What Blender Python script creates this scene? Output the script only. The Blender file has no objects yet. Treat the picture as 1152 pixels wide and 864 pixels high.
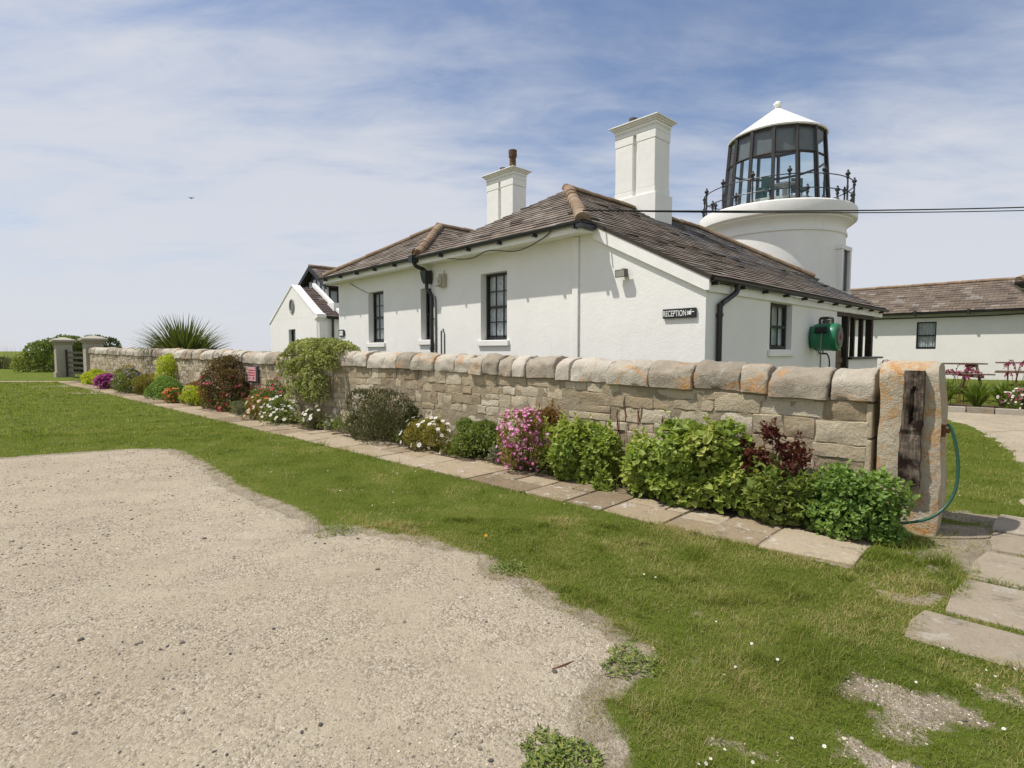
import bpy, math, random
import numpy as np
from mathutils import Vector, Matrix

SC = bpy.context.scene
COL = SC.collection
RNG = np.random.default_rng(11)
random.seed(5)
R = math.radians

# ------------------------------------------------------------------ camera
cam_d = bpy.data.cameras.new('camera'); cam = bpy.data.objects.new('camera', cam_d); COL.objects.link(cam)
cam.location = (0, 0, 1.6)
cam.rotation_euler = (R(90) - math.atan(37 / 621.0), 0, 0)
cam_d.sensor_width = 36.0; cam_d.lens = 36.0 * 621.0 / 1152.0
cam_d.clip_start = 0.05; cam_d.clip_end = 6000
SC.camera = cam

# ------------------------------------------------------------------ sky, sun, exposure
SUN_EL, SUN_AZ = R(61), math.atan2(-1.0, -0.06)      # azimuth clockwise from +Y
w = bpy.data.worlds.new('World'); SC.world = w; w.use_nodes = True
nt = w.node_tree; nt.nodes.clear()
def WN(t, **k):
    n = nt.nodes.new(t)
    for a, b in k.items():
        if a in n.inputs: n.inputs[a].default_value = b
        else: setattr(n, a, b)
    return n
def math_node(tree, op, a, b=None, clamp=False):
    n = tree.nodes.new('ShaderNodeMath'); n.operation = op; n.use_clamp = clamp
    for i, v in enumerate((a, b)):
        if v is None: continue
        if isinstance(v, (int, float)): n.inputs[i].default_value = v
        else: tree.links.new(v, n.inputs[i])
    return n.outputs[0]
sky = WN('ShaderNodeTexSky', sky_type='NISHITA', sun_disc=False, sun_elevation=SUN_EL, sun_rotation=SUN_AZ % (2 * math.pi))
sky.air_density = 1.0; sky.dust_density = 0.7; sky.ozone_density = 1.5; sky.altitude = 20
tc = WN('ShaderNodeTexCoord')
sep = WN('ShaderNodeSeparateXYZ'); nt.links.new(tc.outputs['Generated'], sep.inputs[0])
zc = math_node(nt, 'ADD', math_node(nt, 'MAXIMUM', sep.outputs[2], 0.0), 0.16)
cx = math_node(nt, 'DIVIDE', sep.outputs[0], zc); cy = math_node(nt, 'DIVIDE', sep.outputs[1], zc)
cmb = WN('ShaderNodeCombineXYZ'); nt.links.new(cx, cmb.inputs[0]); nt.links.new(cy, cmb.inputs[1])
def wmap(rot, sc, loc=(0, 0, 0)):
    m = WN('ShaderNodeMapping'); m.inputs['Rotation'].default_value = (0, 0, R(rot)); m.inputs['Scale'].default_value = sc
    m.inputs['Location'].default_value = loc
    nt.links.new(cmb.outputs[0], m.inputs[0]); return m.outputs[0]
def wnoise(vec, scale, detail, rough, dist=0.0):
    n = WN('ShaderNodeTexNoise'); n.inputs['Scale'].default_value = scale; n.inputs['Detail'].default_value = detail
    n.inputs['Roughness'].default_value = rough; n.inputs['Distortion'].default_value = dist
    nt.links.new(vec, n.inputs['Vector']); return n.outputs['Fac']
big = wnoise(wmap(20, (0.55, 1.0, 1), (3.1, 1.7, 0)), 0.62, 5, 0.52, 0.3)
wisp = wnoise(wmap(-38, (0.6, 1.35, 1), (0.4, 2.2, 0)), 1.25, 8, 0.60, 0.5)
fine = wnoise(wmap(40, (0.7, 1.5, 1), (7.4, 0.2, 0)), 3.0, 7, 0.6, 0.4)
s1 = math_node(nt, 'ADD', math_node(nt, 'MULTIPLY', big, 1.5), math_node(nt, 'MULTIPLY', wisp, 1.25))
s2 = math_node(nt, 'ADD', s1, math_node(nt, 'MULTIPLY', fine, 0.95))
# thinner cloud towards the right-hand part of the sky (east), thicker to the left and near the horizon
gm = WN('ShaderNodeMapping'); gm.inputs['Scale'].default_value = (0.9, 0.6, 1.9); nt.links.new(tc.outputs['Generated'], gm.inputs[0])
gv = WN('ShaderNodeVectorMath', operation='DISTANCE'); nt.links.new(gm.outputs[0], gv.inputs[0]); gv.inputs[1].default_value = (0.9 * 0.20, 0.6 * 0.86, 1.9 * 0.46)
gr = WN('ShaderNodeMapRange'); gr.interpolation_type = 'SMOOTHSTEP'; nt.links.new(gv.outputs['Value'], gr.inputs['Value'])
gr.inputs['From Min'].default_value = 0.12; gr.inputs['From Max'].default_value = 0.72; gr.inputs['To Min'].default_value = -0.46; gr.inputs['To Max'].default_value = 0.17
side = gr.outputs[0]
s3 = math_node(nt, 'ADD', s2, side)
low = math_node(nt, 'MULTIPLY', math_node(nt, 'SUBTRACT', 0.30, sep.outputs[2]), 0.55)
s4 = math_node(nt, 'ADD', s3, low)
mr = WN('ShaderNodeMapRange'); mr.interpolation_type = 'SMOOTHSTEP'
mr.inputs['From Min'].default_value = 1.14; mr.inputs['From Max'].default_value = 2.14
mr.inputs['To Min'].default_value = 0.05; mr.inputs['To Max'].default_value = 0.93
nt.links.new(s4, mr.inputs['Value'])
mixc = WN('ShaderNodeMix', data_type='RGBA')
nt.links.new(mr.outputs[0], mixc.inputs[0])
sb = WN('ShaderNodeMix', data_type='RGBA', blend_type='MULTIPLY'); sb.inputs[0].default_value = 1.0; nt.links.new(sky.outputs[0], sb.inputs[6]); sb.inputs[7].default_value = (1.14, 1.17, 1.27, 1)
nt.links.new(sb.outputs[2], mixc.inputs[6]); mixc.inputs[7].default_value = (6.7, 6.9, 7.45, 1)
bg = WN('ShaderNodeBackground'); bg.inputs['Strength'].default_value = 0.091
nt.links.new(mixc.outputs[2], bg.inputs[0])
out = WN('ShaderNodeOutputWorld'); nt.links.new(bg.outputs[0], out.inputs[0])

sd = bpy.data.lights.new('sun', 'SUN'); so = bpy.data.objects.new('sun', sd); COL.objects.link(so)
S = Vector((math.sin(SUN_AZ) * math.cos(SUN_EL), math.cos(SUN_AZ) * math.cos(SUN_EL), math.sin(SUN_EL)))
so.rotation_euler = (-S).to_track_quat('-Z', 'Y').to_euler(); so.location = S * 60
sd.energy = 4.1; sd.angle = R(0.6); sd.color = (1.0, 0.95, 0.87)
SC.view_settings.view_transform = 'Standard'; SC.view_settings.look = 'None'
SC.view_settings.exposure = 0.18; SC.view_settings.gamma = 1.0
SC.render.engine = 'CYCLES'
SC.cycles.max_bounces = 8; SC.cycles.transparent_max_bounces = 16
SC.cycles.use_denoising = True

# ------------------------------------------------------------------ frames of reference
class Frame:
    def __init__(s, ox, oy, deg):
        s.o = np.array([ox, oy]); s.a = R(deg); c, n = math.cos(s.a), math.sin(s.a)
        s.x = np.array([c, n]); s.y = np.array([-n, c])
    def world(s, x, y):
        return s.o + x * s.x + y * s.y
    def local(s, X, Y):
        d0, d1 = X - s.o[0], Y - s.o[1]
        return d0 * s.x[0] + d1 * s.x[1], d0 * s.y[0] + d1 * s.y[1]
WORLD = Frame(0, 0, 0)
HOUSE = Frame(1.132, 9.6, -46.85)       # x along the cottage front to the right, y into the cottage
WALL = Frame(0, 0, -43.36)              # x along the stone wall to the right, y away from the yard

# ------------------------------------------------------------------ mesh builder
class MB:
    def __init__(s): s.v = []; s.l = []; s.n = []; s.t = []; s.m = []; s.uv = []; s.nv = 0
    def add(s, verts, faces, tint=0.5, mat=0, uv=None):
        verts = np.asarray(verts, float).reshape(-1, 3)
        s.v.append(verts)
        for i, f in enumerate(faces):
            s.l.append(np.asarray(f) + s.nv); s.n.append([len(f)])
            s.uv.append(np.asarray(uv[i], float) if uv is not None else np.zeros((len(f), 2)))
        k = len(faces)
        s.t.append(np.full(k, tint, float)); s.m.append(np.full(k, mat, int)); s.nv += len(verts); return s
    def addn(s, verts, faces, tint, mat=0):       # verts (K,3); faces (F,k) array; tint (F,)
        verts = verts.reshape(-1, 3); s.v.append(verts)
        s.l.append((faces + s.nv).ravel()); s.n.append(np.full(len(faces), faces.shape[1]))
        s.uv.append(np.zeros((faces.size, 2)))
        s.t.append(np.broadcast_to(np.asarray(tint, float), (len(faces),)).copy()); s.m.append(np.full(len(faces), mat, int)); s.nv += len(verts); return s
    def box(s, x0, x1, y0, y1, z0, z1, tint=0.5, mat=0):
        return s.obox((x0, y0, z0), (x1 - x0, 0, 0), (0, y1 - y0, 0), (0, 0, z1 - z0), tint, mat)
    def obox(s, o, a, b, c, tint=0.5, mat=0):
        o, a, b, c = (np.array(q, float) for q in (o, a, b, c))
        v = [o, o + a, o + a + b, o + b, o + c, o + a + c, o + a + b + c, o + b + c]
        f = [(0, 3, 2, 1), (4, 5, 6, 7), (0, 1, 5, 4), (1, 2, 6, 5), (2, 3, 7, 6), (3, 0, 4, 7)]
        if np.dot(np.cross(a, b), c) < 0: f = [q[::-1] for q in f]
        return s.add(v, f, tint, mat)
    def prism(s, poly, ext, tint=0.5, mat=0):     # poly: 3d points, ext: vector
        p = np.array(poly, float); e = np.array(ext, float); n = len(p)
        f = [tuple(range(n))[::-1], tuple(range(n, 2 * n))] + [(i, (i + 1) % n, n + (i + 1) % n, n + i) for i in range(n)]
        nrm = sum(np.cross(p[i] - p[0], p[(i + 1) % n] - p[0]) for i in range(n))
        if np.dot(nrm, e) < 0: f = [q[::-1] for q in f]
        return s.add(np.vstack([p, p + e]), f, tint, mat)
    def tube(s, pts, r, n=8, tint=0.5, mat=0, cap=True):
        pts = [np.array(p, float) for p in pts]; rr = r if hasattr(r, '__len__') else [r] * len(pts)
        vs = []; up = None
        for i, p in enumerate(pts):
            d = pts[min(i + 1, len(pts) - 1)] - pts[max(i - 1, 0)]; d = d / (np.linalg.norm(d) + 1e-9)
            if up is None: up = np.array([0, 0, 1.0]) if abs(d[2]) < 0.9 else np.array([1.0, 0, 0])
            a = np.cross(d, up); a /= np.linalg.norm(a) + 1e-9; b = np.cross(a, d); up = b
            for k in range(n):
                q = 2 * math.pi * k / n; vs.append(p + rr[i] * (math.cos(q) * a + math.sin(q) * b))
        f = [(i * n + k, i * n + (k + 1) % n, (i + 1) * n + (k + 1) % n, (i + 1) * n + k) for i in range(len(pts) - 1) for k in range(n)]
        if cap: f += [tuple(range(n))[::-1], tuple(range((len(pts) - 1) * n, len(pts) * n))]
        return s.add(vs, f, tint, mat)
    def lathe(s, prof, n=32, c=(0, 0), a0=0.0, tint=0.5, mat=0):
        vs = []
        for r_, z in prof:
            for k in range(n):
                q = a0 + 2 * math.pi * k / n; vs.append((c[0] + r_ * math.cos(q), c[1] + r_ * math.sin(q), z))
        m = len(prof)
        f = [(i * n + k, i * n + (k + 1) % n, (i + 1) * n + (k + 1) % n, (i + 1) * n + k) for i in range(m - 1) for k in range(n)]
        return s.add(vs, f, tint, mat)
    def sphere(s, c, r, n=10, m=6, tint=0.5, mat=0, sz=1.0):
        return s.lathe([(max(r * math.sin(math.pi * i / m), 1e-4), c[2] - r * sz * math.cos(math.pi * i / m)) for i in range(m + 1)], n, c, 0, tint, mat)
    def build(s, name, mats, parent=None, off=(0, 0, 0), smooth=False, bevel=0.0):
        me = bpy.data.meshes.new(name)
        v = np.vstack(s.v) - np.array(off); l = np.concatenate(s.l).astype(np.int32); n = np.concatenate(s.n).astype(np.int32)
        me.vertices.add(len(v)); me.vertices.foreach_set('co', v.astype(np.float32).ravel())
        me.loops.add(len(l)); me.loops.foreach_set('vertex_index', l)
        st = np.zeros(len(n), np.int32); st[1:] = np.cumsum(n)[:-1]
        me.polygons.add(len(n)); me.polygons.foreach_set('loop_start', st)
        at = me.attributes.new('tint', 'FLOAT', 'FACE'); at.data.foreach_set('value', np.concatenate(s.t).astype(np.float32))
        me.polygons.foreach_set('material_index', np.concatenate(s.m).astype(np.int32))
        uvl = me.uv_layers.new(name='UVMap'); uvl.data.foreach_set('uv', np.vstack(s.uv).astype(np.float32).ravel())
        me.update(calc_edges=True); me.validate()
        me.polygons.foreach_set('use_smooth', np.full(len(me.polygons), bool(smooth)))
        if smooth and smooth is not True: me.set_sharp_from_angle(angle=R(smooth))
        for m in (mats if isinstance(mats, (list, tuple)) else [mats]): me.materials.append(m)
        o = bpy.data.objects.new(name, me); COL.objects.link(o)
        if parent is not None: o.parent = parent
        if bevel:
            b = o.modifiers.new('bevel', 'BEVEL'); b.width = bevel; b.segments = 2; b.limit_method = 'ANGLE'
        return o
OFF = {}
def tag(o, label=None, cat=None, group=None, kind=None):
    if label: o['label'] = label
    if cat: o['category'] = cat
    if group: o['group'] = group
    if kind: o['kind'] = kind
    return o
def thing(name, label, cat, fr=WORLD, x=0, y=0, z=0, group=None):
    o = bpy.data.objects.new(name, None); COL.objects.link(o); o.empty_display_size = 0.2
    p = fr.world(x, y); o.location = (p[0], p[1], z); o.rotation_euler = (0, 0, fr.a)
    OFF[o.name] = (x, y, z); return tag(o, label, cat, group)
def part(name, mb, mats, parent, smooth=False, bevel=0.0, label=None):
    o = mb.build(name, mats, parent, OFF[parent.name], smooth, bevel); OFF[o.name] = OFF[parent.name]
    if label: o['label'] = label
    return o
def solo(name, mb, mats, label, cat, fr=WORLD, x=0, y=0, z=0, group=None, smooth=False, bevel=0.0):
    o = mb.build(name, mats, None, (x, y, z), smooth, bevel)
    p = fr.world(x, y); o.location = (p[0], p[1], z); o.rotation_euler = (0, 0, fr.a); return tag(o, label, cat, group)

# numpy value noise
_P = RNG.random((256, 256))
def vnoise(x, y):
    xi = np.floor(x).astype(int); yi = np.floor(y).astype(int); fx = x - xi; fy = y - yi
    fx = fx * fx * (3 - 2 * fx); fy = fy * fy * (3 - 2 * fy)
    g = lambda i, j: _P[i % 256, j % 256]
    return (g(xi, yi) * (1 - fx) + g(xi + 1, yi) * fx) * (1 - fy) + (g(xi, yi + 1) * (1 - fx) + g(xi + 1, yi + 1) * fx) * fy
def fbm(x, y, o=4, lac=2.03, gain=0.5):
    s = 0; a = 1; t = 0
    for i in range(o):
        s = s + a * vnoise(x + 17.3 * i, y + 9.1 * i); t += a; a *= gain; x = x * lac; y = y * lac
    return s / t
def sdist(px, py, poly):                      # positive inside
    poly = np.array(poly); ins = np.zeros(px.shape, bool); d = np.full(px.shape, 1e9)
    for i in range(len(poly)):
        ax, ay = poly[i]; bx, by = poly[(i + 1) % len(poly)]
        ex, ey = bx - ax, by - ay; q = np.clip(((px - ax) * ex + (py - ay) * ey) / (ex * ex + ey * ey + 1e-12), 0, 1)
        d = np.minimum(d, np.hypot(px - ax - q * ex, py - ay - q * ey))
        c = ((ay > py) != (by > py)) & (px < (bx - ax) * (py - ay) / (by - ay + 1e-12) + ax); ins ^= c
    return np.where(ins, d, -d)

# ------------------------------------------------------------------ materials
class MT:
    def __init__(s, name, rough=0.7, spec=0.3):
        s.m = bpy.data.materials.new(name); s.m.use_nodes = True; s.t = s.m.node_tree; s.t.nodes.clear()
        s.out = s.t.nodes.new('ShaderNodeOutputMaterial'); s.b = s.t.nodes.new('ShaderNodeBsdfPrincipled')
        s.t.links.new(s.b.outputs[0], s.out.inputs[0]); s.b.inputs['Roughness'].default_value = rough
        s.b.inputs['Specular IOR Level'].default_value = spec
    def L(s, a, b): s.t.links.new(a, b)
    def nd(s, t): return s.t.nodes.new(t)
    def put(s, sock, v):
        if isinstance(v, bpy.types.NodeSocket): s.L(v, sock)
        elif isinstance(v, (tuple, list)) and len(v) == 3 and len(sock.default_value) == 4: sock.default_value = (*v, 1)
        else: sock.default_value = v
    def coord(s, kind='Object', scale=None, rot=None):
        c = s.nd('ShaderNodeTexCoord').outputs[kind]
        if scale or rot:
            m = s.nd('ShaderNodeMapping'); s.L(c, m.inputs[0])
            if scale: m.inputs['Scale'].default_value = scale
            if rot: m.inputs['Rotation'].default_value = rot
            c = m.outputs[0]
        return c
    def noise(s, scale, detail=4, rough=0.55, vec=None, dist=0.0, out='Fac'):
        n = s.nd('ShaderNodeTexNoise'); n.inputs['Scale'].default_value = scale; n.inputs['Detail'].default_value = detail
        n.inputs['Roughness'].default_value = rough; n.inputs['Distortion'].default_value = dist
        s.L(vec if vec is not None else s.coord(), n.inputs['Vector']); return n.outputs[out]
    def voro(s, scale, vec=None, feat='F1', out='Distance', rand=1.0):
        n = s.nd('ShaderNodeTexVoronoi'); n.feature = feat; n.inputs['Scale'].default_value = scale; n.inputs['Randomness'].default_value = rand
        s.L(vec if vec is not None else s.coord(), n.inputs['Vector']); return n.outputs[out]
    def ramp(s, fac, stops, interp='LINEAR'):
        n = s.nd('ShaderNodeValToRGB'); n.color_ramp.interpolation = interp; e = n.color_ramp.elements
        while len(e) < len(stops): e.new(0.5)
        for k, (p, c) in zip(e, stops): k.position = p; k.color = (*c, 1) if len(c) == 3 else c
        s.L(fac, n.inputs[0]); return n.outputs[0]
    def step(s, fac, a, b): return s.ramp(fac, [(a, (0, 0, 0)), (b, (1, 1, 1))])
    def mix(s, fac, a, b, mode='MIX'):
        n = s.nd('ShaderNodeMix'); n.data_type = 'RGBA'; n.blend_type = mode
        s.put(n.inputs[0], fac); s.put(n.inputs[6], a); s.put(n.inputs[7], b); return n.outputs[2]
    def mth(s, op, a, b=None): return math_node(s.t, op, a, b)
    def attr(s, name='tint'):
        n = s.nd('ShaderNodeAttribute'); n.attribute_name = name; return n.outputs['Fac']
    def col(s, c): s.put(s.b.inputs['Base Color'], c); return s
    def bump(s, h, strength=0.5, dist=0.02):
        n = s.nd('ShaderNodeBump'); n.inputs['Strength'].default_value = strength; n.inputs['Distance'].default_value = dist
        s.L(h, n.inputs['Height']); s.L(n.outputs[0], s.b.inputs['Normal']); return s

def plain(name, c, rough=0.6, spec=0.3, var=0.15, sc=6.0, metal=0.0):
    m = MT(name, rough, spec); m.b.inputs['Metallic'].default_value = metal
    f = m.noise(sc, 4); d = tuple(max(0, q * (1 - var)) for q in c); u = tuple(min(1, q * (1 + var)) for q in c)
    m.col(m.ramp(f, [(0.3, d), (0.7, u)])); return m.m
def mk_render(name, base=(0.83, 0.82, 0.785)):
    m = MT(name, 0.85, 0.2)
    f1 = m.noise(0.9, 5, 0.6); f2 = m.noise(3.0, 5, 0.65, m.coord(scale=(3.0, 3.0, 0.35)))
    c = m.ramp(f1, [(0.32, tuple(q * 0.93 for q in base)), (0.65, base)])
    st = m.step(f2, 0.60, 0.80)
    c = m.mix(m.mth('MULTIPLY', st, 0.34), c, (0.58, 0.55, 0.46))
    s2 = m.mth('MULTIPLY', m.step(m.noise(7.0, 6, 0.7, m.coord(scale=(4.0, 4.0, 0.22))), 0.60, 0.72), m.step(m.noise(0.7, 3), 0.48, 0.66)); c = m.mix(m.mth('MULTIPLY', s2, 0.38), c, (0.47, 0.44, 0.35))
    hp = m.step(m.noise(1.9, 4, 0.6, dist=0.4), 0.60, 0.615); c = m.mix(m.mth('MULTIPLY', hp, 0.16), c, (0.70, 0.70, 0.68))
    g = m.step(m.noise(7.0, 6, 0.7), 0.64, 0.74)
    c = m.mix(m.mth('MULTIPLY', g, 0.13), c, (0.45, 0.44, 0.38)); m.col(c)
    m.bump(m.mth('ADD', m.noise(38, 3), m.mth('MULTIPLY', m.noise(3.5, 3), 2.2)), 0.28, 0.012); return m.m
WHITE = mk_render('white_render')
WHITE2 = mk_render('cream_render', (0.86, 0.84, 0.80))
WPAINT = plain('white_paint', (0.83, 0.82, 0.785), 0.45, 0.4, 0.05)
BLACK = plain('black_paint', (0.012, 0.0125, 0.014), 0.32, 0.5, 0.2)
IRON = plain('grey_black_iron', (0.028, 0.029, 0.032), 0.4, 0.5, 0.3)
RUST = plain('rust', (0.16, 0.065, 0.03), 0.8, 0.2, 0.4, 30)
BROWNW = plain('dark_brown_timber', (0.030, 0.022, 0.016), 0.5, 0.4, 0.3, 12)
UNLIT_BACK = plain('unlit_room_black', (0.02, 0.02, 0.02), 0.9, 0.1)  # near-black colour stands in for the shade of an unlit room
CURTAIN = plain('net_curtain', (0.60, 0.61, 0.60), 0.9, 0.1, 0.22, 14)
BLIND = plain('grey_blind', (0.17, 0.17, 0.175), 0.9, 0.1, 0.1)
def mk_glass(name, tint=(0.9, 0.95, 0.94), refl=0.7):
    m = MT(name); t = m.t; tr = m.nd('ShaderNodeBsdfTransparent'); tr.inputs[0].default_value = (*tint, 1)
    gl = m.nd('ShaderNodeBsdfGlossy'); gl.inputs['Roughness'].default_value = 0.02
    lw = m.nd('ShaderNodeLayerWeight'); lw.inputs[0].default_value = 0.5; fac = m.mth('ADD', m.mth('MULTIPLY', m.mth('POWER', lw.outputs['Facing'], 4.0), refl), 0.055)
    fb = m.nd('ShaderNodeBump'); fb.inputs['Strength'].default_value = 0.03; m.L(m.noise(3, 2), fb.inputs['Height']); m.L(fb.outputs[0], gl.inputs['Normal'])
    mx = m.nd('ShaderNodeMixShader'); m.L(fac, mx.inputs[0]); m.L(tr.outputs[0], mx.inputs[1]); m.L(gl.outputs[0], mx.inputs[2])
    m.L(mx.outputs[0], m.out.inputs[0]); return m.m
GLASS = mk_glass('window_glass', (0.86, 0.90, 0.90), 0.9); LGLASS = mk_glass('lantern_glass', (0.86, 0.93, 0.93), 0.5)

def mk_slate(name, cols, course, brick=0.30, lichen=0.5):
    m = MT(name, 0.75, 0.3); uv = m.coord('UV')
    b = m.nd('ShaderNodeTexBrick'); m.L(uv, b.inputs['Vector']); b.offset = 0.5
    b.inputs['Scale'].default_value = 1.0; b.inputs['Brick Width'].default_value = brick; b.inputs['Row Height'].default_value = course
    b.inputs['Mortar Size'].default_value = 0.006; b.inputs['Color1'].default_value = (0, 0, 0, 1); b.inputs['Color2'].default_value = (1, 1, 1, 1)
    b.inputs['Mortar'].default_value = (0.5, 0.5, 0.5, 1)
    bw = m.nd('ShaderNodeRGBToBW'); m.L(b.outputs[0], bw.inputs[0])
    v = m.mth('ADD', m.mth('MULTIPLY', bw.outputs[0], 0.45), m.mth('MULTIPLY', m.noise(2.2, 6, 0.65), 0.75))
    c = m.ramp(v, [(0.25, cols[0]), (0.55, cols[1]), (0.85, cols[2])])
    grit = m.noise(28, 4, 0.7); c = m.mix(m.mth('MULTIPLY', m.step(grit, 0.52, 0.7), 0.35), c, tuple(q * 1.55 for q in cols[2]))
    ln = m.step(m.noise(0.75, 7, 0.70, dist=0.8), 0.66 - 0.12 * lichen, 0.74 - 0.10 * lichen)
    l2 = m.mth('MULTIPLY', ln, m.step(m.noise(16, 4, 0.7), 0.36, 0.62))
    c = m.mix(m.mth('MULTIPLY', l2, 0.8), c, (0.31, 0.165, 0.045))
    odd = m.step(bw.outputs[0], 0.90, 0.93); c = m.mix(m.mth('MULTIPLY', odd, 0.55), c, (0.25, 0.235, 0.215)); od2 = m.step(m.mth('SUBTRACT', 1.0, bw.outputs[0]), 0.93, 0.96); c = m.mix(m.mth('MULTIPLY', od2, 0.28), c, (0.040, 0.036, 0.034))
    wh = m.step(m.noise(9, 5, 0.75), 0.70, 0.76); c = m.mix(m.mth('MULTIPLY', wh, 0.5), c, (0.34, 0.33, 0.30))
    c = m.mix(m.mth('MULTIPLY', b.outputs['Fac'], 0.8), c, (0.015, 0.014, 0.013))
    m.col(c); m.bump(m.mth('ADD', m.noise(40, 4), m.mth('MULTIPLY', bw.outputs[0], 0.6)), 0.45, 0.01); return m.m
COURSE = 0.165
SLATE = mk_slate('stone_slate', [(0.082, 0.064, 0.048), (0.155, 0.120, 0.090), (0.235, 0.188, 0.145)], COURSE, lichen=0.35)
SLATE_Y = mk_slate('lichened_slate', [(0.060, 0.062, 0.066), (0.118, 0.112, 0.106), (0.21, 0.195, 0.175)], COURSE, lichen=1.15)
SLATE_R = mk_slate('brown_slate', [(0.075, 0.055, 0.042), (0.13, 0.098, 0.074), (0.19, 0.15, 0.11)], 0.2, lichen=0.35)
SLATE_D = mk_slate('dark_brown_tile', [(0.045, 0.030, 0.026), (0.075, 0.050, 0.042), (0.10, 0.07, 0.058)], 0.2, lichen=0.0)
def mk_ridge():
    m = MT('ridge_tile_clay', 0.85, 0.2); c = m.ramp(m.noise(3.0, 6, 0.7), [(0.3, (0.17, 0.105, 0.062)), (0.5, (0.25, 0.175, 0.112)), (0.72, (0.34, 0.285, 0.215))])
    c = m.mix(m.step(m.noise(9, 5, 0.7), 0.56, 0.66), c, (0.22, 0.20, 0.16)); c = m.mix(m.mth('MULTIPLY', m.step(m.noise(14, 4), 0.6, 0.7), 0.6), c, (0.30, 0.13, 0.03))
    m.col(c); m.bump(m.noise(30, 5), 0.5, 0.01); return m.m
RIDGE = mk_ridge()
def mk_stone(name, cols, orange=0.0, white=0.3, dark=0.3, bstr=0.7, tintw=0.75, osc=2.0):
    m = MT(name, 0.92, 0.12)
    big = m.noise(1.6, 5, 0.6); mid = m.noise(9, 6, 0.7); fin = m.noise(45, 4, 0.7)
    v = m.mth('ADD', m.mth('MULTIPLY', m.attr(), tintw), m.mth('ADD', m.mth('MULTIPLY', mid, 0.55), m.mth('MULTIPLY', big, 0.25)))
    v = m.mth('MULTIPLY', v, 0.8)
    c = m.ramp(v, [(0.30, cols[0]), (0.52, cols[1]), (0.72, cols[2]), (0.92, cols[3])])
    c = m.mix(m.mth('MULTIPLY', m.step(fin, 0.50, 0.72), 0.30), c, tuple(q * 0.45 for q in cols[1]))
    if dark: c = m.mix(m.mth('MULTIPLY', m.step(m.noise(4.5, 6, 0.75), 0.54, 0.70), dark), c, (0.075, 0.066, 0.052))
    if white:
        lw = m.mth('MULTIPLY', m.step(m.noise(6.5, 5, 0.7, dist=0.6), 0.58, 0.64), m.step(m.noise(38, 3), 0.35, 0.55)); c = m.mix(m.mth('MULTIPLY', lw, white), c, (0.50, 0.49, 0.45))
    if orange:
        lo = m.mth('MULTIPLY', m.step(m.noise(osc, 6, 0.72, dist=0.7), 0.64 - 0.12 * orange, 0.70 - 0.10 * orange), m.step(m.noise(24, 4, 0.7), 0.32, 0.60))
        c = m.mix(m.mth('MULTIPLY', lo, 0.85), c, m.ramp(m.noise(30, 3), [(0.35, (0.42, 0.16, 0.03)), (0.65, (0.52, 0.28, 0.07))]))
    m.col(c); h = m.mth('ADD', m.mth('MULTIPLY', m.noise(7, 6, 0.7), 1.6), m.mth('MULTIPLY', m.noise(55, 4, 0.7), 0.5))
    m.bump(h, bstr, 0.03); return m.m
STONE = mk_stone('limestone_rubble', [(0.29, 0.225, 0.145), (0.42, 0.345, 0.235), (0.51, 0.435, 0.31), (0.57, 0.51, 0.395)], 0.25, 0.4, 0.34)
COPE = mk_stone('limestone_coping', [(0.26, 0.22, 0.17), (0.355, 0.31, 0.24), (0.44, 0.395, 0.32), (0.53, 0.48, 0.405)], 0.72, 0.6, 0.36, osc=1.9)
PIERM = mk_stone('lichened_gatepost_stone', [(0.28, 0.235, 0.16), (0.40, 0.345, 0.25), (0.49, 0.435, 0.335), (0.54, 0.50, 0.42)], 1.25, 0.6, 0.2, osc=3.2)
PALEST = mk_stone('pale_dressed_stone', [(0.27, 0.235, 0.185), (0.36, 0.32, 0.255), (0.43, 0.39, 0.32), (0.47, 0.44, 0.37)], 0.08, 0.3, 0.25)
MORTAR = mk_stone('lime_mortar', [(0.17, 0.135, 0.09), (0.29, 0.235, 0.16), (0.38, 0.32, 0.225), (0.44, 0.38, 0.28)], 0.0, 0.0, 0.55)
FLAG = mk_stone('flagstone', [(0.20, 0.15, 0.095), (0.30, 0.235, 0.155), (0.36, 0.285, 0.19), (0.41, 0.345, 0.25)], 0.0, 0.95, 0.60, 0.6, 0.7)
FLAG_G = mk_stone('grey_paving', [(0.20, 0.165, 0.12), (0.28, 0.235, 0.175), (0.34, 0.29, 0.22), (0.39, 0.34, 0.27)], 0.0, 0.3, 0.75, 0.5)
def mk_timber():
    m = MT('weathered_timber', 0.9, 0.15); g = m.noise(9, 7, 0.7, m.coord(scale=(7, 7, 0.35)), 1.2); h = m.noise(2.5, 4)
    c = m.ramp(g, [(0.30, (0.040, 0.028, 0.021)), (0.48, (0.16, 0.125, 0.095)), (0.70, (0.33, 0.28, 0.225))])
    c = m.mix(m.step(m.noise(3.4, 5, 0.7), 0.46, 0.58), c, (0.030, 0.018, 0.014)); m.col(c); m.bump(g, 0.9, 0.03); return m.m
TIMBER = mk_timber()
TEAK = plain('silvered_table_timber', (0.17, 0.125, 0.09), 0.8, 0.2, 0.35, 15)
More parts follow.
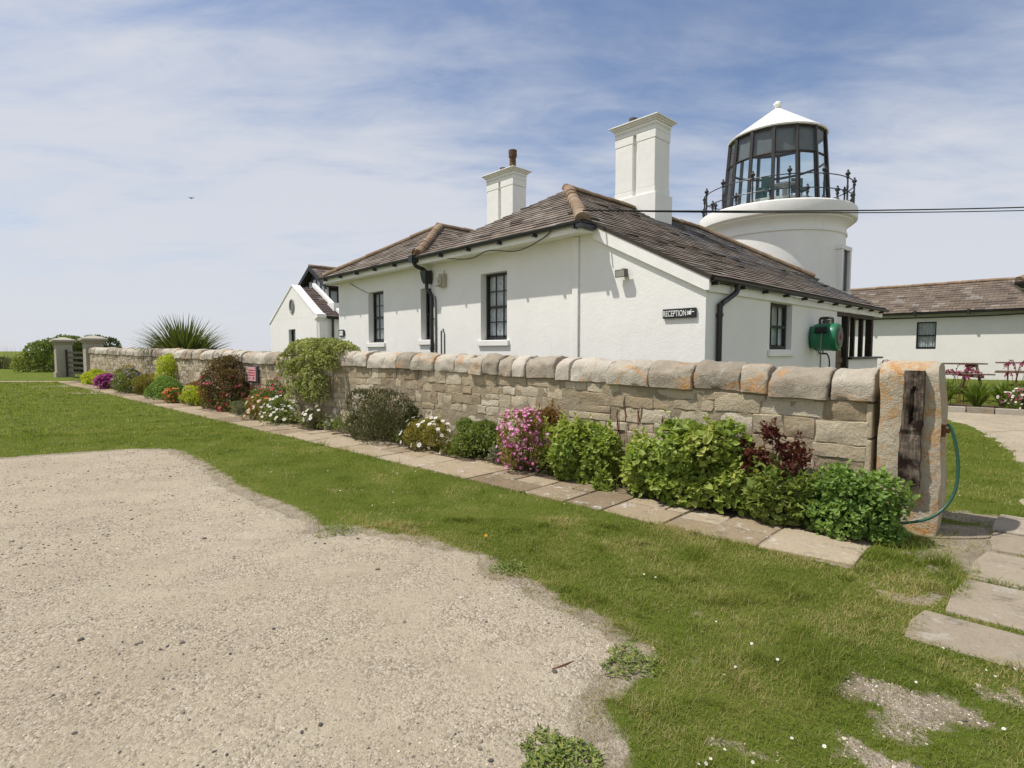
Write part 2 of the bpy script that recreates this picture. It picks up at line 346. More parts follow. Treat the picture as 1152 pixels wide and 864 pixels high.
def gravel_colour(m, p):
    c = m.ramp(m.noise(0.55, 5, 0.6, p), [(0.3, (0.385, 0.325, 0.232)), (0.52, (0.475, 0.41, 0.30)), (0.72, (0.54, 0.475, 0.36))])
    c = m.mix(m.mth('MULTIPLY', m.step(m.noise(0.9, 6, 0.68, m.coord('Object', (1.0, 2.4, 1.0), (0, 0, 0.5)), 0.6), 0.48, 0.66), 0.55), c, (0.34, 0.285, 0.215))
    c = m.mix(m.mth('MULTIPLY', m.step(m.noise(3.6, 6, 0.72, p), 0.54, 0.70), 0.45), c, (0.30, 0.25, 0.19))
    v = m.nd('ShaderNodeTexVoronoi'); v.inputs['Scale'].default_value = 75; m.L(p, v.inputs['Vector'])
    bw = m.nd('ShaderNodeRGBToBW'); m.L(v.outputs['Color'], bw.inputs[0])
    peb = m.ramp(bw.outputs[0], [(0.15, (0.22, 0.18, 0.135)), (0.45, (0.41, 0.34, 0.25)), (0.8, (0.58, 0.51, 0.41))])
    mask = m.step(m.noise(2.1, 6, 0.7, p), 0.34, 0.60); c = m.mix(m.mth('MULTIPLY', mask, 0.75), c, peb)
    v2 = m.nd('ShaderNodeTexVoronoi'); v2.inputs['Scale'].default_value = 30; m.L(p, v2.inputs['Vector'])
    b2 = m.nd('ShaderNodeRGBToBW'); m.L(v2.outputs['Color'], b2.inputs[0])
    few = m.mth('MULTIPLY', m.step(b2.outputs[0], 0.66, 0.70), m.step(m.mth('SUBTRACT', 0.40, v2.outputs['Distance']), 0.10, 0.18))
    c = m.mix(m.mth('MULTIPLY', few, 0.60), c, (0.19, 0.165, 0.135))
    grit = m.noise(130, 3, 0.7, p); c = m.mix(m.mth('MULTIPLY', m.step(grit, 0.50, 0.66), 0.50), c, (0.16, 0.128, 0.09))
    h = m.mth('ADD', m.mth('MULTIPLY', m.mth('MULTIPLY', v.outputs['Distance'], -0.8), mask), m.mth('ADD', m.mth('MULTIPLY', m.noise(11, 7, 0.75, p), 1.3), m.mth('MULTIPLY', grit, 0.7)))
    return c, h
def mk_gravel():
    m = MT('pale_gravel', 0.95, 0.1); p = m.coord('Object'); c, h = gravel_colour(m, p); m.col(c); m.bump(h, 0.75, 0.022); return m.m
GRAVEL = mk_gravel()
def mk_lawn():
    m = MT('lawn_turf', 0.95, 0.05); p = m.coord('Object')
    f = m.noise(1.3, 6, 0.65, p); g = m.noise(22, 5, 0.7, p)
    c = m.ramp(f, [(0.30, (0.075, 0.120, 0.013)), (0.50, (0.125, 0.170, 0.022)), (0.70, (0.175, 0.200, 0.040))])
    c = m.mix(m.mth('MULTIPLY', m.step(g, 0.42, 0.66), 0.5), c, (0.125, 0.115, 0.045))
    bare = m.attr('bare')
    soil, hs_ = gravel_colour(m, p); soil = m.mix(m.mth('MULTIPLY', m.step(m.noise(6, 6, 0.7, p), 0.42, 0.66), 0.62), soil, (0.23, 0.18, 0.115))
    k = m.step(m.mth('ADD', bare, m.mth('MULTIPLY', m.mth('SUBTRACT', m.noise(9, 6, 0.7, p), 0.5), 0.9)), 0.38, 0.58)
    m.col(m.mix(k, c, soil)); m.bump(m.mth('ADD', g, m.noise(90, 3, 0.7, p)), 0.9, 0.03); return m.m
LAWN = mk_lawn()
SOIL = plain('bed_soil', (0.095, 0.070, 0.048), 0.95, 0.1, 0.4, 18)
def mk_leaf(name, c0, c1, c2=None, trans=0.30, rough=0.5, patch=0.0, pc=None, spec=0.3):
    m = MT(name, rough, spec); c2 = c2 or c1
    c = m.ramp(m.attr(), [(0.05, c0), (0.55, c1), (0.95, c2)])
    if patch: c = m.mix(m.mth('MULTIPLY', m.step(m.noise(0.9, 5, 0.65), 0.45, 0.66), patch), c, pc)
    m.col(c); tr = m.nd('ShaderNodeBsdfTranslucent'); m.L(m.mix(1.0, c, (1.25, 1.3, 0.75), 'MULTIPLY'), tr.inputs[0])
    mx = m.nd('ShaderNodeMixShader'); mx.inputs[0].default_value = trans; m.L(m.b.outputs[0], mx.inputs[1]); m.L(tr.outputs[0], mx.inputs[2])
    m.L(mx.outputs[0], m.out.inputs[0]); return m.m
GRASSM = mk_leaf('grass_blades', (0.080, 0.126, 0.015), (0.192, 0.236, 0.036), (0.46, 0.38, 0.19), 0.45, 0.6, 0.45, (0.255, 0.245, 0.068), 0.12)
STRAW = mk_leaf('dry_grass', (0.26, 0.20, 0.10), (0.36, 0.29, 0.16), None, 0.25, 0.8)
STEM = plain('plant_stem', (0.09, 0.085, 0.035), 0.7, 0.2, 0.3)
RSTEM = plain('red_stem', (0.15, 0.06, 0.04), 0.7, 0.2, 0.3)
WOOD = plain('woody_stem', (0.09, 0.065, 0.045), 0.9, 0.1, 0.3)
FW = mk_leaf('white_petals', (0.66, 0.64, 0.62), (0.80, 0.79, 0.78), None, 0.25, 0.6)
FY = plain('yellow_flower_eye', (0.55, 0.36, 0.05), 0.7)
FP = mk_leaf('pink_petals', (0.42, 0.06, 0.22), (0.58, 0.13, 0.36), (0.70, 0.32, 0.50), 0.25, 0.6)
FPE = plain('pale_pink_eye', (0.72, 0.50, 0.58), 0.7)
FM = mk_leaf('magenta_petals', (0.20, 0.012, 0.12), (0.34, 0.025, 0.21), None, 0.2, 0.6)
FRED = mk_leaf('red_petals', (0.28, 0.012, 0.03), (0.42, 0.03, 0.06), (0.45, 0.10, 0.12), 0.2, 0.6)
FOR = mk_leaf('orange_petals', (0.50, 0.12, 0.02), (0.60, 0.19, 0.03), None, 0.2, 0.6)
FMAU = mk_leaf('mauve_petals', (0.22, 0.13, 0.24), (0.33, 0.21, 0.34), None, 0.2, 0.6)
FPALE = mk_leaf('pale_pink_petals', (0.55, 0.40, 0.38), (0.68, 0.54, 0.50), None, 0.2, 0.6)
FDY = mk_leaf('dandelion_petals', (0.62, 0.33, 0.02), (0.70, 0.42, 0.03), None, 0.2, 0.6)
FCRIM = mk_leaf('crimson_bells', (0.27, 0.02, 0.09), (0.38, 0.05, 0.15), None, 0.2, 0.6)

# ------------------------------------------------------------------ the ground
GRAV = [(-14.0, 8.0), (-9.6, 8.05), (-7.6, 8.05), (-7.15, 8.35), (-6.2, 8.85), (-5.6, 8.8), (-4.85, 8.15), (-3.75, 6.85), (-3.15, 6.15), (-2.55, 5.65),
        (-2.05, 5.2), (-1.85, 4.8), (-1.45, 4.85), (-1.1, 4.62), (-0.82, 4.55), (-0.55, 4.3), (-0.3, 4.15), (-0.16, 3.8), (0.02, 3.66), (0.12, 3.5), (0.23, 3.28),
        (0.30, 3.24), (0.42, 3.14), (0.50, 2.98), (0.60, 2.84), (0.56, 2.74), (0.42, 2.64), (0.28, 2.56), (0.24, 2.42), (0.27, 2.28), (0.30, 2.15), (0.22, 2.0), (0.15, 1.2), (0.15, -3), (-14, -3)]
GPATH = [(10.45, 13.6), (11.0, 14.7), (13.3, 13.5), (16, 12), (14, 8), (8.5, 6.0), (5.6, 4.6), (4.95, 5.1), (5.4, 5.72), (6.12, 6.45), (7.02, 7.5), (8.3, 9.2), (9.75, 11.6)]
def wall_local(X, Y): return WALL.local(X, Y)
def bare_mask(X, Y):
    b = np.zeros(X.shape)
    for cx, cy, rx, ry, a in [(1.74, 2.45, 0.27, 0.19, 0.95), (1.95, 2.28, 0.20, 0.11, 0.8), (2.32, 2.36, 0.20, 0.08, 0.85), (0.92, 2.12, 0.16, 0.09, 0.75),
                              (1.38, 2.06, 0.16, 0.10, 0.8), (3.55, 4.15, 0.40, 0.45, 1.0), (3.95, 4.75, 0.45, 0.40, 1.0), (4.6, 5.05, 0.5, 0.35, 0.9), (3.05, 3.75, 0.22, 0.3, 0.7), (0.95, 2.75, 0.12, 0.10, 0.55), (2.65, 3.55, .16, .3, .6), (1.15, 3.2, .25, .12, .42)]:
        ang = -0.76; dx, dy = X + (fbm(X * 4.5 + 7, Y * 4.5, 3) - 0.5) * 0.55 - cx, Y + (fbm(X * 4.5 + 77, Y * 4.5 + 31, 3) - 0.5) * 0.45 - cy; u = dx * math.cos(ang) + dy * math.sin(ang); v = -dx * math.sin(ang) + dy * math.cos(ang)
        b = np.maximum(b, a * np.exp(-((u / rx) ** 2 + (v / ry) ** 2) * 0.8) * (0.35 + 1.25 * fbm(X * 4 + 9, Y * 4 + 33, 4)))
    x, y = wall_local(X, Y)
    b = np.maximum(b, 0.9 * ((y > 4.62) & (y < 6.2) & (x < -0.9) & (x > -38)))
    g = sdist(X, Y, GRAV); b = np.maximum(b, 0.80 * np.exp(-(np.maximum(-g - 0.05, 0) / 0.16) ** 2) * (0.55 + 0.9 * fbm(X * 3 + 60, Y * 3, 4)))
    g2 = sdist(X, Y, GPATH); b = np.maximum(b, 0.5 * np.exp(-(np.maximum(-g2, 0) / 0.05) ** 2))
    return b
def undul(X, Y):
    r = np.hypot(X, Y); return (fbm(X * 0.8 + 40, Y * 0.8 + 40, 3) - 0.5) * 0.030 * np.exp(-(r / 12) ** 2)
def grid_mesh(xs, ys, zf):
    X, Y = np.meshgrid(xs, ys); Z = zf(X, Y); nx, ny = len(xs), len(ys)
    i = np.arange(nx * ny).reshape(ny, nx); f = np.stack([i[:-1, :-1], i[:-1, 1:], i[1:, 1:], i[1:, :-1]], -1).reshape(-1, 4)
    return np.stack([X, Y, Z], -1).reshape(-1, 3), f
xs = np.concatenate([[-3000, -900, -300, -120, -70, -45, -32, -24, -19], np.arange(-15, -4, 0.2), np.arange(-4, 5.5, 0.06), np.arange(5.5, 10, 0.2), [11, 13, 16, 22, 32, 60, 120, 300, 900, 3000]])
ys = np.concatenate([[-300, -60, -15, -6, -2, 0, 1], np.arange(1.5, 6.5, 0.06), np.arange(6.5, 22, 0.2), [23, 26, 30, 38, 50, 70, 110, 200, 500, 1200, 3500]])
v, f = grid_mesh(xs, ys, undul)
mb = MB(); mb.addn(v, f, 0.5); lawn = mb.build('lawn', LAWN, smooth=True); tag(lawn, 'mown green lawn with bare patches reaching the hedges', None, None, 'structure')
at = lawn.data.attributes.new('bare', 'FLOAT', 'POINT'); at.data.foreach_set('value', bare_mask(v[:, 0], v[:, 1]).astype(np.float32))

def gravel_sheet(name, poly, x0, x1, y0, y1, st, label, cap=0.012):
    def zf(X, Y):
        d = sdist(X, Y, poly) + (fbm(X * 4 + 3, Y * 4 + 8, 4) - 0.5) * 0.30 + (fbm(X * 16, Y * 16, 2) - 0.5) * 0.07
        return undul(X, Y) + np.clip(d * 0.10, -0.03, cap) + (fbm(X * 5, Y * 5, 4) - 0.5) * 0.016 * np.clip(d * 5, 0, 1)
    v, f = grid_mesh(np.arange(x0, x1, st), np.arange(y0, y1, st), zf)
    keep = (v[:, 2][f] - undul(v[:, 0], v[:, 1])[f]).max(1) > -0.02
    m = MB(); m.addn(v, f[keep], 0.5); o = m.build(name, GRAVEL, smooth=True); tag(o, label, None, None, 'structure'); return o
gravel_sheet('gravel_yard', GRAV, -14, 1.4, -1.0, 9.6, 0.045, 'pale gravel parking yard with a ragged grass edge')
gravel_sheet('garden_path', GPATH, 4.8, 16, 4.4, 15, 0.08, 'pale gravel path curving through the garden')
# stones lying loose on the yard
ico_v = None
def ico():
    p = (1 + 5 ** 0.5) / 2
    v = np.array([(-1, p, 0), (1, p, 0), (-1, -p, 0), (1, -p, 0), (0, -1, p), (0, 1, p), (0, -1, -p), (0, 1, -p), (p, 0, -1), (p, 0, 1), (-p, 0, -1), (-p, 0, 1)], float)
    f = np.array([(0, 11, 5), (0, 5, 1), (0, 1, 7), (0, 7, 10), (0, 10, 11), (1, 5, 9), (5, 11, 4), (11, 10, 2), (10, 7, 6), (7, 1, 8), (3, 9, 4), (3, 4, 2), (3, 2, 6), (3, 6, 8), (3, 8, 9), (4, 9, 5), (2, 4, 11), (6, 2, 10), (8, 6, 7), (9, 8, 1)])
    return v / np.linalg.norm(v[0]), f
def pebbles(mb, px, py, pz, size, tint):
    v0, f0 = ico(); n = len(px)
    s = size[:, None] * RNG.uniform(0.55, 1.3, (n, 3)) * np.array([1, 1, 0.62]); V = v0[None] * s[:, None, :] * RNG.uniform(0.75, 1.2, (n, 12, 1))
    a = RNG.uniform(0, 6.28, n); c, q = np.cos(a)[:, None], np.sin(a)[:, None]
    x = V[..., 0] * c - V[..., 1] * q; y = V[..., 0] * q + V[..., 1] * c
    V = np.stack([x + px[:, None], y + py[:, None], V[..., 2] + pz[:, None]], -1)
    F = (f0[None] + (np.arange(n) * 12)[:, None, None]).reshape(-1, 3); mb.addn(V, F, np.repeat(tint, 20))
n = 90000
r_ = 1.6 + 9.0 * RNG.random(n) ** 1.6; th = RNG.uniform(R(35), R(150), n); X, Y = r_ * np.cos(th), r_ * np.sin(th)
g = sdist(X, Y, GRAV); dens = fbm(X * 1.1 + 5, Y * 1.1, 3)
k = (g > -0.02) & (RNG.random(n) < np.clip((dens - 0.30) * 2.6, 0.10, 1)); X, Y = X[k], Y[k]
# also loose stone in the bare patches of the lawn
n2 = 5200; X2 = RNG.uniform(0.7, 2.7, n2); Y2 = RNG.uniform(1.9, 2.9, n2); k2 = bare_mask(X2, Y2) > 0.42; X = np.concatenate([X, X2[k2]]); Y = np.concatenate([Y, Y2[k2]])
sz = (0.0026 + 0.0050 * RNG.random(len(X)) ** 2.2) * np.clip(np.hypot(X, Y) / 4.5, 0.9, 1.6) + 0.007 * (RNG.random(len(X)) < 0.018) + 0.010 * (RNG.random(len(X)) < 0.0012)
PEB = MT('loose_pebble', 0.9, 0.15); PEB.col(PEB.ramp(PEB.attr(), [(0.0, (0.085, 0.08, 0.075)), (0.22, (0.20, 0.175, 0.145)), (0.5, (0.36, 0.30, 0.225)), (0.8, (0.50, 0.43, 0.33)), (1.0, (0.60, 0.55, 0.47))]))
dG = sdist(X, Y, GRAV) + (fbm(X * 4 + 3, Y * 4 + 8, 4) - 0.5) * 0.30 + (fbm(X * 16, Y * 16, 2) - 0.5) * 0.07
zG = np.where(dG > 0, np.clip(dG * 0.10, 0, 0.012) + (fbm(X * 5, Y * 5, 4) - 0.5) * 0.016 * np.clip(dG * 5, 0, 1), 0.0)
mb = MB(); pebbles(mb, X, Y, undul(X, Y) + zG + sz * 0.15, sz, RNG.random(len(X)) ** np.where(sz > 0.009, 1.5, 0.8))
tag(mb.build('loose_stones', PEB.m), 'small loose stones scattered over the gravel', None, None, 'stuff')

# flagstones along the bed, in the wall's own direction
def slab(mb, poly, z0, z1, tint):
    p = [(a, b, z0) for a, b in poly]; mb.prism(p, (0, 0, z1 - z0), tint)
mb = MB(); t = 1.0
joints = [0.90, 1.58, 2.42, 3.08, 3.55, 4.13]
while joints[-1] < 36: joints.append(joints[-1] + random.uniform(0.62, 1.15))
for i in range(len(joints) - 1):
    a, b = joints[i] + 0.012, joints[i + 1] - 0.012; jt = lambda q=0.02: random.uniform(-q, q)
    o0, o1 = 4.565 + jt(), 4.565 + jt(); zt = 0.014 + jt(0.005)
    if i > 0 and random.random() < 0.55:
        mid = random.uniform(4.92, 5.05); ms = jt(0.05)
        slab(mb, [(-b, o1), (-a, o0), (-a, mid - 0.01), (-b, mid - 0.01 + ms)], -0.03, zt, random.random())
        c = a + (b - a) * random.uniform(0.3, 0.7)
        slab(mb, [(-c + 0.01, mid + 0.012), (-a, mid + 0.012), (-a - jt(.02), 5.46 + jt(.06)), (-c + 0.015 + jt(.03), 5.46 + jt(.06))], -0.03, zt + jt(0.006), random.random())
        slab(mb, [(-b, mid + 0.014 + ms), (-c - 0.012, mid + 0.012), (-c - 0.01, 5.44 + jt(.05)), (-b + jt(.02), 5.48 + jt(.05))], -0.03, zt + jt(0.006), random.random())
    else:
        slab(mb, [(-b, o1), (-a, o0 + (0.12 if i == 0 else 0)), (-a, 5.18 if i == 0 else 5.46 + jt(.06)), (-b, 5.3 if i == 0 else 5.46 + jt(.06))], -0.03, zt, random.random())
o = mb.build('flagstone_path', FLAG, bevel=0.008); o.rotation_euler = (0, 0, WALL.a); tag(o, 'narrow flagstone path edging the flower bed', None, None, 'structure')
mb = MB()
for x0, x1, y0, y1 in [(-0.46, 1.1, 3.70, 4.16), (-0.32, 1.2, 4.20, 4.92), (-0.26, 1.2, 4.99, 5.74), (-0.2, 1.2, 5.82, 6.4), (-0.2, 1.2, 6.46, 7.1)]:
    j = lambda: random.uniform(-0.025, 0.025)
    slab(mb, [(x0 + j(), y0 + j()), (x1, y0 + j()), (x1, y1 + j()), (x0 + 0.03 + j(), y1 + j()), (x0 - 0.01, (y0 + y1) / 2 + j())], -0.04, 0.014 + random.uniform(-0.004, 0.006), random.uniform(0.2, 0.8))
o = mb.build('stepping_stones', FLAG_G, bevel=0.010); o.rotation_euler = (0, 0, WALL.a); tag(o, 'grey paving slabs leading through the gateway', None, None, 'structure')
mb = MB(); xs2 = np.arange(-37.5, -0.95, 0.12); v, f = grid_mesh(xs2, np.arange(5.0, 6.2, 0.06), lambda X, Y: 0.016 + (fbm(X * 6, Y * 6, 3) - 0.5) * 0.035 - 0.06 * np.clip((5.25 - Y) / 0.2, 0, 1))
mb.addn(v, f, 0.5); o = mb.build('flower_bed_soil', SOIL, smooth=True); o.rotation_euler = (0, 0, WALL.a); tag(o, 'brown bed soil at the foot of the stone wall', None, None, 'structure')
# pale crossing path at the far left
mb = MB(); v, f = grid_mesh(np.linspace(-45, -22.6, 40), np.array([-0.45, -0.15, 0.15, 0.45]), lambda X, Y: 0.02 + 0 * X)
v[:, 1] += 28.4 + 0.035 * (v[:, 0] + 23) * -1 + 0.3 * np.sin(v[:, 0] * 0.7); mb.addn(v, f, 0.6); tag(mb.build('far_path', FLAG, smooth=True), 'pale worn path crossing the far lawn', None, None, 'structure')

# ------------------------------------------------------------------ the stone wall
TT = [0.9, 3, 5, 8, 10.5, 13.5, 17, 26, 37.2]; TZ = [1.435, 1.475, 1.525, 1.582, 1.60, 1.555, 1.63, 1.71, 1.80]
ztop = lambda t: float(np.interp(t, TT, TZ))
YF = 5.98
def stone_block(mb, x0, x1, z0, z1, yf, depth, tint):
    nx, nz = max(3, min(7, int((x1 - x0) / 0.07) + 2)), max(3, min(6, int((z1 - z0) / 0.06) + 2))
    eu, ew = 0.007 / (x1 - x0), 0.007 / (z1 - z0)
    u = np.concatenate([[0], np.linspace(eu, 1 - eu, nx), [1]]); w_ = np.concatenate([[0], np.linspace(ew, 1 - ew, nz), [1]]); nx += 2; nz += 2; U, Wd = np.meshgrid(u, w_)
    edge = np.minimum(np.minimum(U, 1 - U) * (x1 - x0), np.minimum(Wd, 1 - Wd) * (z1 - z0))
    X = x0 + U * (x1 - x0); Z = z0 + Wd * (z1 - z0)
    cr = np.minimum(U, 1 - U) + np.minimum(Wd, 1 - Wd)
    sh = np.where(cr < 1e-6, 0.008, 0.0); X = X + np.where(U < 0.5, sh, -sh); Z = Z + np.where(Wd < 0.5, sh, -sh)
    X = X + (fbm(X * 11 + 3, Z * 11 + x0, 3) - 0.5) * 0.042; Z = Z + (fbm(X * 11 + 31, Z * 11 + 7, 3) - 0.5) * 0.036
    Yv = yf + 0.015 * np.exp(-edge / 0.004) + (fbm(X * 8 + 5, Z * 8 + x0 * 3, 4) - 0.5) * 0.046
    front = np.stack([X, Yv, Z], -1).reshape(-1, 3); i = np.arange(nx * nz).reshape(nz, nx)
    F = [(i[a, b], i[a, b + 1], i[a + 1, b + 1], i[a + 1, b]) for a in range(nz - 1) for b in range(nx - 1)]
    ring = list(i[0, :]) + list(i[1:, -1]) + list(i[-1, -2::-1]) + list(i[-2:0:-1, 0])
    back = front[ring].copy(); back[:, 1] = yf + depth; k0 = nx * nz; m = len(ring)
    F += [(ring[(q + 1) % m], ring[q], k0 + q, k0 + (q + 1) % m) for q in range(m)]
    mb.add(np.vstack([front, back]), F, tint)
wall = thing('stone_wall', 'long rubble limestone garden wall with rounded coping in front of white cottage', 'stone wall', WALL, -1.1, 6.2)
mb = MB(); core = MB()
rows = []; z = -0.05
hs = [0.27, 0.15, 0.22, 0.13, 0.20, 0.145, 0.21, 0.13, 0.20, 0.14, 0.2]
for ri, h in enumerate(hs):
    t = 1.09
    while t < 36.7:
        near = t < 7
        L = random.choice((random.uniform(0.16, 0.30), random.uniform(0.26, 0.44), random.uniform(0.40, 0.66))) * (1.12 if near else 0.85)
        if ri % 2 == 0 and t < 1.2: L = 0.45
        t1 = min(t + L, 36.7); zc = ztop((t + t1) / 2) - 0.31
        wob = 0.025 * math.sin(t * 1.7 + ri); z0 = z + wob; z1 = z + h + 0.025 * math.sin(t * 1.7 + ri + 1.0)
        z1 = min(z1, zc); 
        if zc - z1 < 0.09: z1 = zc
        if z1 - z0 > 0.05:
            g = 0.0035; tn = random.random()
            q = random.random()
            if q < 0.14 and z1 - z0 > 0.14 and not near or (q < 0.10 and z1 - z0 > 0.15):
                zm = z0 + (z1 - z0) * random.uniform(0.4, 0.6)
                stone_block(mb, -t1 + g, -t - g, z0 + g, zm - g, YF + random.uniform(-.008, .007), 0.14, random.random())
                stone_block(mb, -t1 + g, -t - g, zm + g, z1 - g, YF + random.uniform(-.008, .007), 0.14, random.random())
            else:
                stone_block(mb, -t1 + g, -t - g, z0 + g, z1 - g, YF + random.uniform(-.009, .007), 0.14, tn)
        t = t1
    z += h
for i in range(60):
    a, b = 1.12 + i * 35.5 / 60, 1.12 + (i + 1) * 35.5 / 60
    core.prism([(-a, YF + 0.007, -0.1), (-b, YF + 0.007, -0.1), (-b, YF + 0.007, ztop(b) - 0.29), (-a, YF + 0.007, ztop(a) - 0.29)], (0, 0.40, 0))
part('stonework', mb, STONE, wall, smooth=32); part('mortar_core', core, MORTAR, wall)
# quoin stones closing the near end
mb = MB(); zz = [0, 0.36, 0.78, 1.12]
for a, b in zip(zz[:-1], zz[1:]): mb.box(-1.115, -1.06, YF + 0.0, YF + 0.43, a + 0.006, b - 0.006, random.random())
part('end_stone', mb, STONE, wall, bevel=0.015)
def coping(t0, t1):
    m = MB(); zt = ztop((t0 + t1) / 2) + random.uniform(-0.018, 0.012); zb = zt - 0.31; y0, y1 = YF - 0.05 + random.uniform(-.022, .016), YF + 0.47; yc, hw = (y0 + y1) / 2, (y1 - y0) / 2
    prof = [(y0 + 0.02, zb), (y0 + 0.003, zb + 0.010), (y0, zb + 0.05), (y0 + 0.004, zb + 0.10)]
    for q in np.linspace(0.12, 1.0, 11):
        a = math.pi * 0.5 * q; prof.append((yc - hw * math.cos(a) ** 0.92, zb + 0.10 + (zt - zb - 0.10) * math.sin(a) ** 0.85))
    prof = prof + [(2 * yc - a, b) for a, b in prof[:-1]][::-1]; npf = len(prof); L = t1 - t0; g = random.uniform(0.003, 0.010)
    us = [0, 0.007 / L, 0.02 / L] + list(np.linspace(0.05 / L, 1 - 0.05 / L, max(3, int(L / 0.05)))) + [1 - 0.02 / L, 1 - 0.007 / L, 1]; sd_ = random.uniform(0, 90); rot = random.uniform(-0.02, 0.02); lean = random.uniform(-0.05, 0.05); U = np.array(us)[:, None]; pr = np.array(prof)[None]
    X = -t0 - g - U * (L - 2 * g) + 0 * pr[..., 0]; e = np.minimum(U, 1 - U) * L; sc = 1 - 0.045 * np.exp(-e / 0.006) - 0.02 * np.exp(-e / 0.03)
    Y = yc + (pr[..., 0] - yc) * sc; Z = zb + (pr[..., 1] - zb) * sc + rot * (U - 0.5)
    nn = fbm(X * 4.5 + sd_, pr[..., 0] * 5 + pr[..., 1] * 7 + 20, 4) - 0.5; nf = fbm(X * 20 + sd_, pr[..., 0] * 19 + pr[..., 1] * 22 + 20, 3) - 0.5
    dy, dz = pr[..., 0] - yc, pr[..., 1] - zb - 0.08; dn = np.hypot(dy, dz) + 1e-6; k = nn * 0.070 + nf * 0.030
    X = X + lean * (pr[..., 1] - zb) + (fbm(pr[..., 0] * 12 + sd_ + 0 * U, pr[..., 1] * 12 + 0 * U + 40, 2) - 0.5) * 0.03
    V = np.stack([X, Y + dy / dn * k, Z + dz / dn * k], -1).reshape(-1, 3); ns = len(us) - 1
    F = [(k * npf + q, (k + 1) * npf + q, (k + 1) * npf + (q + 1) % npf, k * npf + (q + 1) % npf) for k in range(ns) for q in range(npf)]
    F += [tuple(range(npf)), tuple(range(ns * npf, (ns + 1) * npf))[::-1]]; m.add(V, F, random.random()); return m
CJ = [1.05, 1.42, 1.98, 2.27, 2.80, 3.36, 3.96, 4.55, 4.80, 5.35, 5.62]
while CJ[-1] < 36.6: CJ.append(CJ[-1] + random.uniform(0.28, 0.72) * (1 if CJ[-1] < 14 else 1.3))
for a, b in zip(CJ[:-1], CJ[1:]): part('coping_stone', coping(a, min(b, 36.75)), COPE, wall, smooth=40)

# gatepost at the near end: one upright slab with a rounded head, an old timber still fixed to it
post = thing('stone_gatepost', 'orange lichened upright stone gatepost with a rounded head at near end of wall', 'gatepost', WALL, -0.77, 6.2)
mb = MB(); prof = []
y0, y1 = 5.94, 6.42; zb = 1.37
prof = [(y0, -0.1)] + [(y0, z) for z in np.linspace(0.1, 1.3, 14)] + [((y0 + y1) / 2 - 0.24 * math.cos(a), zb + 0.145 * math.sin(a)) for a in np.linspace(0.0, math.pi, 13)] + [(y1, z) for z in np.linspace(1.3, 0.1, 8)] + [(y1, -0.1)]
vs = []; nsx = 9; npf = len(prof)
for k in range(nsx + 1):
    u = k / nsx; sc = 1 - 0.05 * math.exp(-min(u, 1 - u) * 0.42 / 0.012)
    for yy, zv in prof:
        nn = float(fbm(np.array(u * 2.1 + yy * 3), np.array(zv * 5.0), 4)) - 0.5; wd = 0.445 + 0.02 * math.sin(zv * 3); yc = (y0 + y1) / 2
        vs.append((-1.005 + u * wd + 0.035 * (vnoise(np.array(zv * 6.0), np.array(u * 0 + yy * 2)) - 0.5), yc + (yy - yc) * sc + nn * 0.055 * (-1 if yy < yc else 1), zv * (1 - 0.012 * (1 - sc) / 0.05) + nn * 0.02))
F = [(k * npf + q, k * npf + (q + 1) % npf, (k + 1) * npf + (q + 1) % npf, (k + 1) * npf + q) for k in range(nsx) for q in range(npf)] + [tuple(range(npf))[::-1], tuple(range(nsx * npf, (nsx + 1) * npf))]
mb.add(vs, F, 0.55); part('post', mb, PIERM, post, smooth=42)
mb = MB(); nz = 24; vs = []
for k in range(nz + 1):
    z = 0.40 + 1.03 * k / nz; top = max(0, k / nz - 0.86) * 0.16; j = lambda: random.uniform(-0.005, 0.005)
    x0, x1 = -0.825 + j() + top * random.uniform(0, .6), -0.675 + j() - top * random.uniform(0, .5)
    if k < 13: x0 -= 0.012; x1 -= 0.006
    yf = 5.86 + j() + (0.014 if 0.45 < k / nz < 0.50 else 0); xm = (x0 + x1) / 2 + j()
    dip = 0.045 if (0.58 < k / nz < 0.86) else 0.008
    vs += [(x0, 5.95, z), (x0, yf + 0.006, z), (xm - 0.022, yf, z), (xm + j(), yf + dip, z), (xm + 0.026, yf, z), (x1, yf + 0.006, z), (x1, 5.95, z)]
F = [(k * 7 + q, k * 7 + (q + 1) % 7, (k + 1) * 7 + (q + 1) % 7, (k + 1) * 7 + q) for k in range(nz) for q in range(7)] + [tuple(range(7))[::-1], tuple(range(nz * 7, nz * 7 + 7))]
mb.add(vs, F, 0.5); part('timber_jamb', mb, TIMBER, post, label='split dark weathered timber fixed to the face of the post')
mb = MB(); mb.box(-0.57, -0.53, 6.0, 6.08, 0.86, 0.96); mb.tube([(-0.56, 6.04, 0.91), (-0.50, 6.04, 0.91)], 0.02); part('hinge_pin', mb, RUST, post)
mb = MB(); pts = [(-0.52, 6.03, 0.97), (-0.49, 6.03, 0.93), (-0.455, 6.02, 0.80), (-0.432, 6.0, 0.62), (-0.44, 5.96, 0.42), (-0.50, 5.90, 0.27), (-0.60, 5.82, 0.17), (-0.74, 5.75, 0.12), (-0.9, 5.7, 0.10)]
def smoothpts(p, k=6):
    p = np.array(p, float); q = np.vstack([2 * p[0] - p[1], p, 2 * p[-1] - p[-2]]); o = []
    for i in range(1, len(q) - 2):
        for t in np.linspace(0, 1, k, endpoint=False):
            o.append(0.5 * ((2 * q[i]) + (-q[i - 1] + q[i + 1]) * t + (2 * q[i - 1] - 5 * q[i] + 4 * q[i + 1] - q[i + 2]) * t * t + (-q[i - 1] + 3 * q[i] - 3 * q[i + 1] + q[i + 2]) * t ** 3))
    return o + [p[-1]]
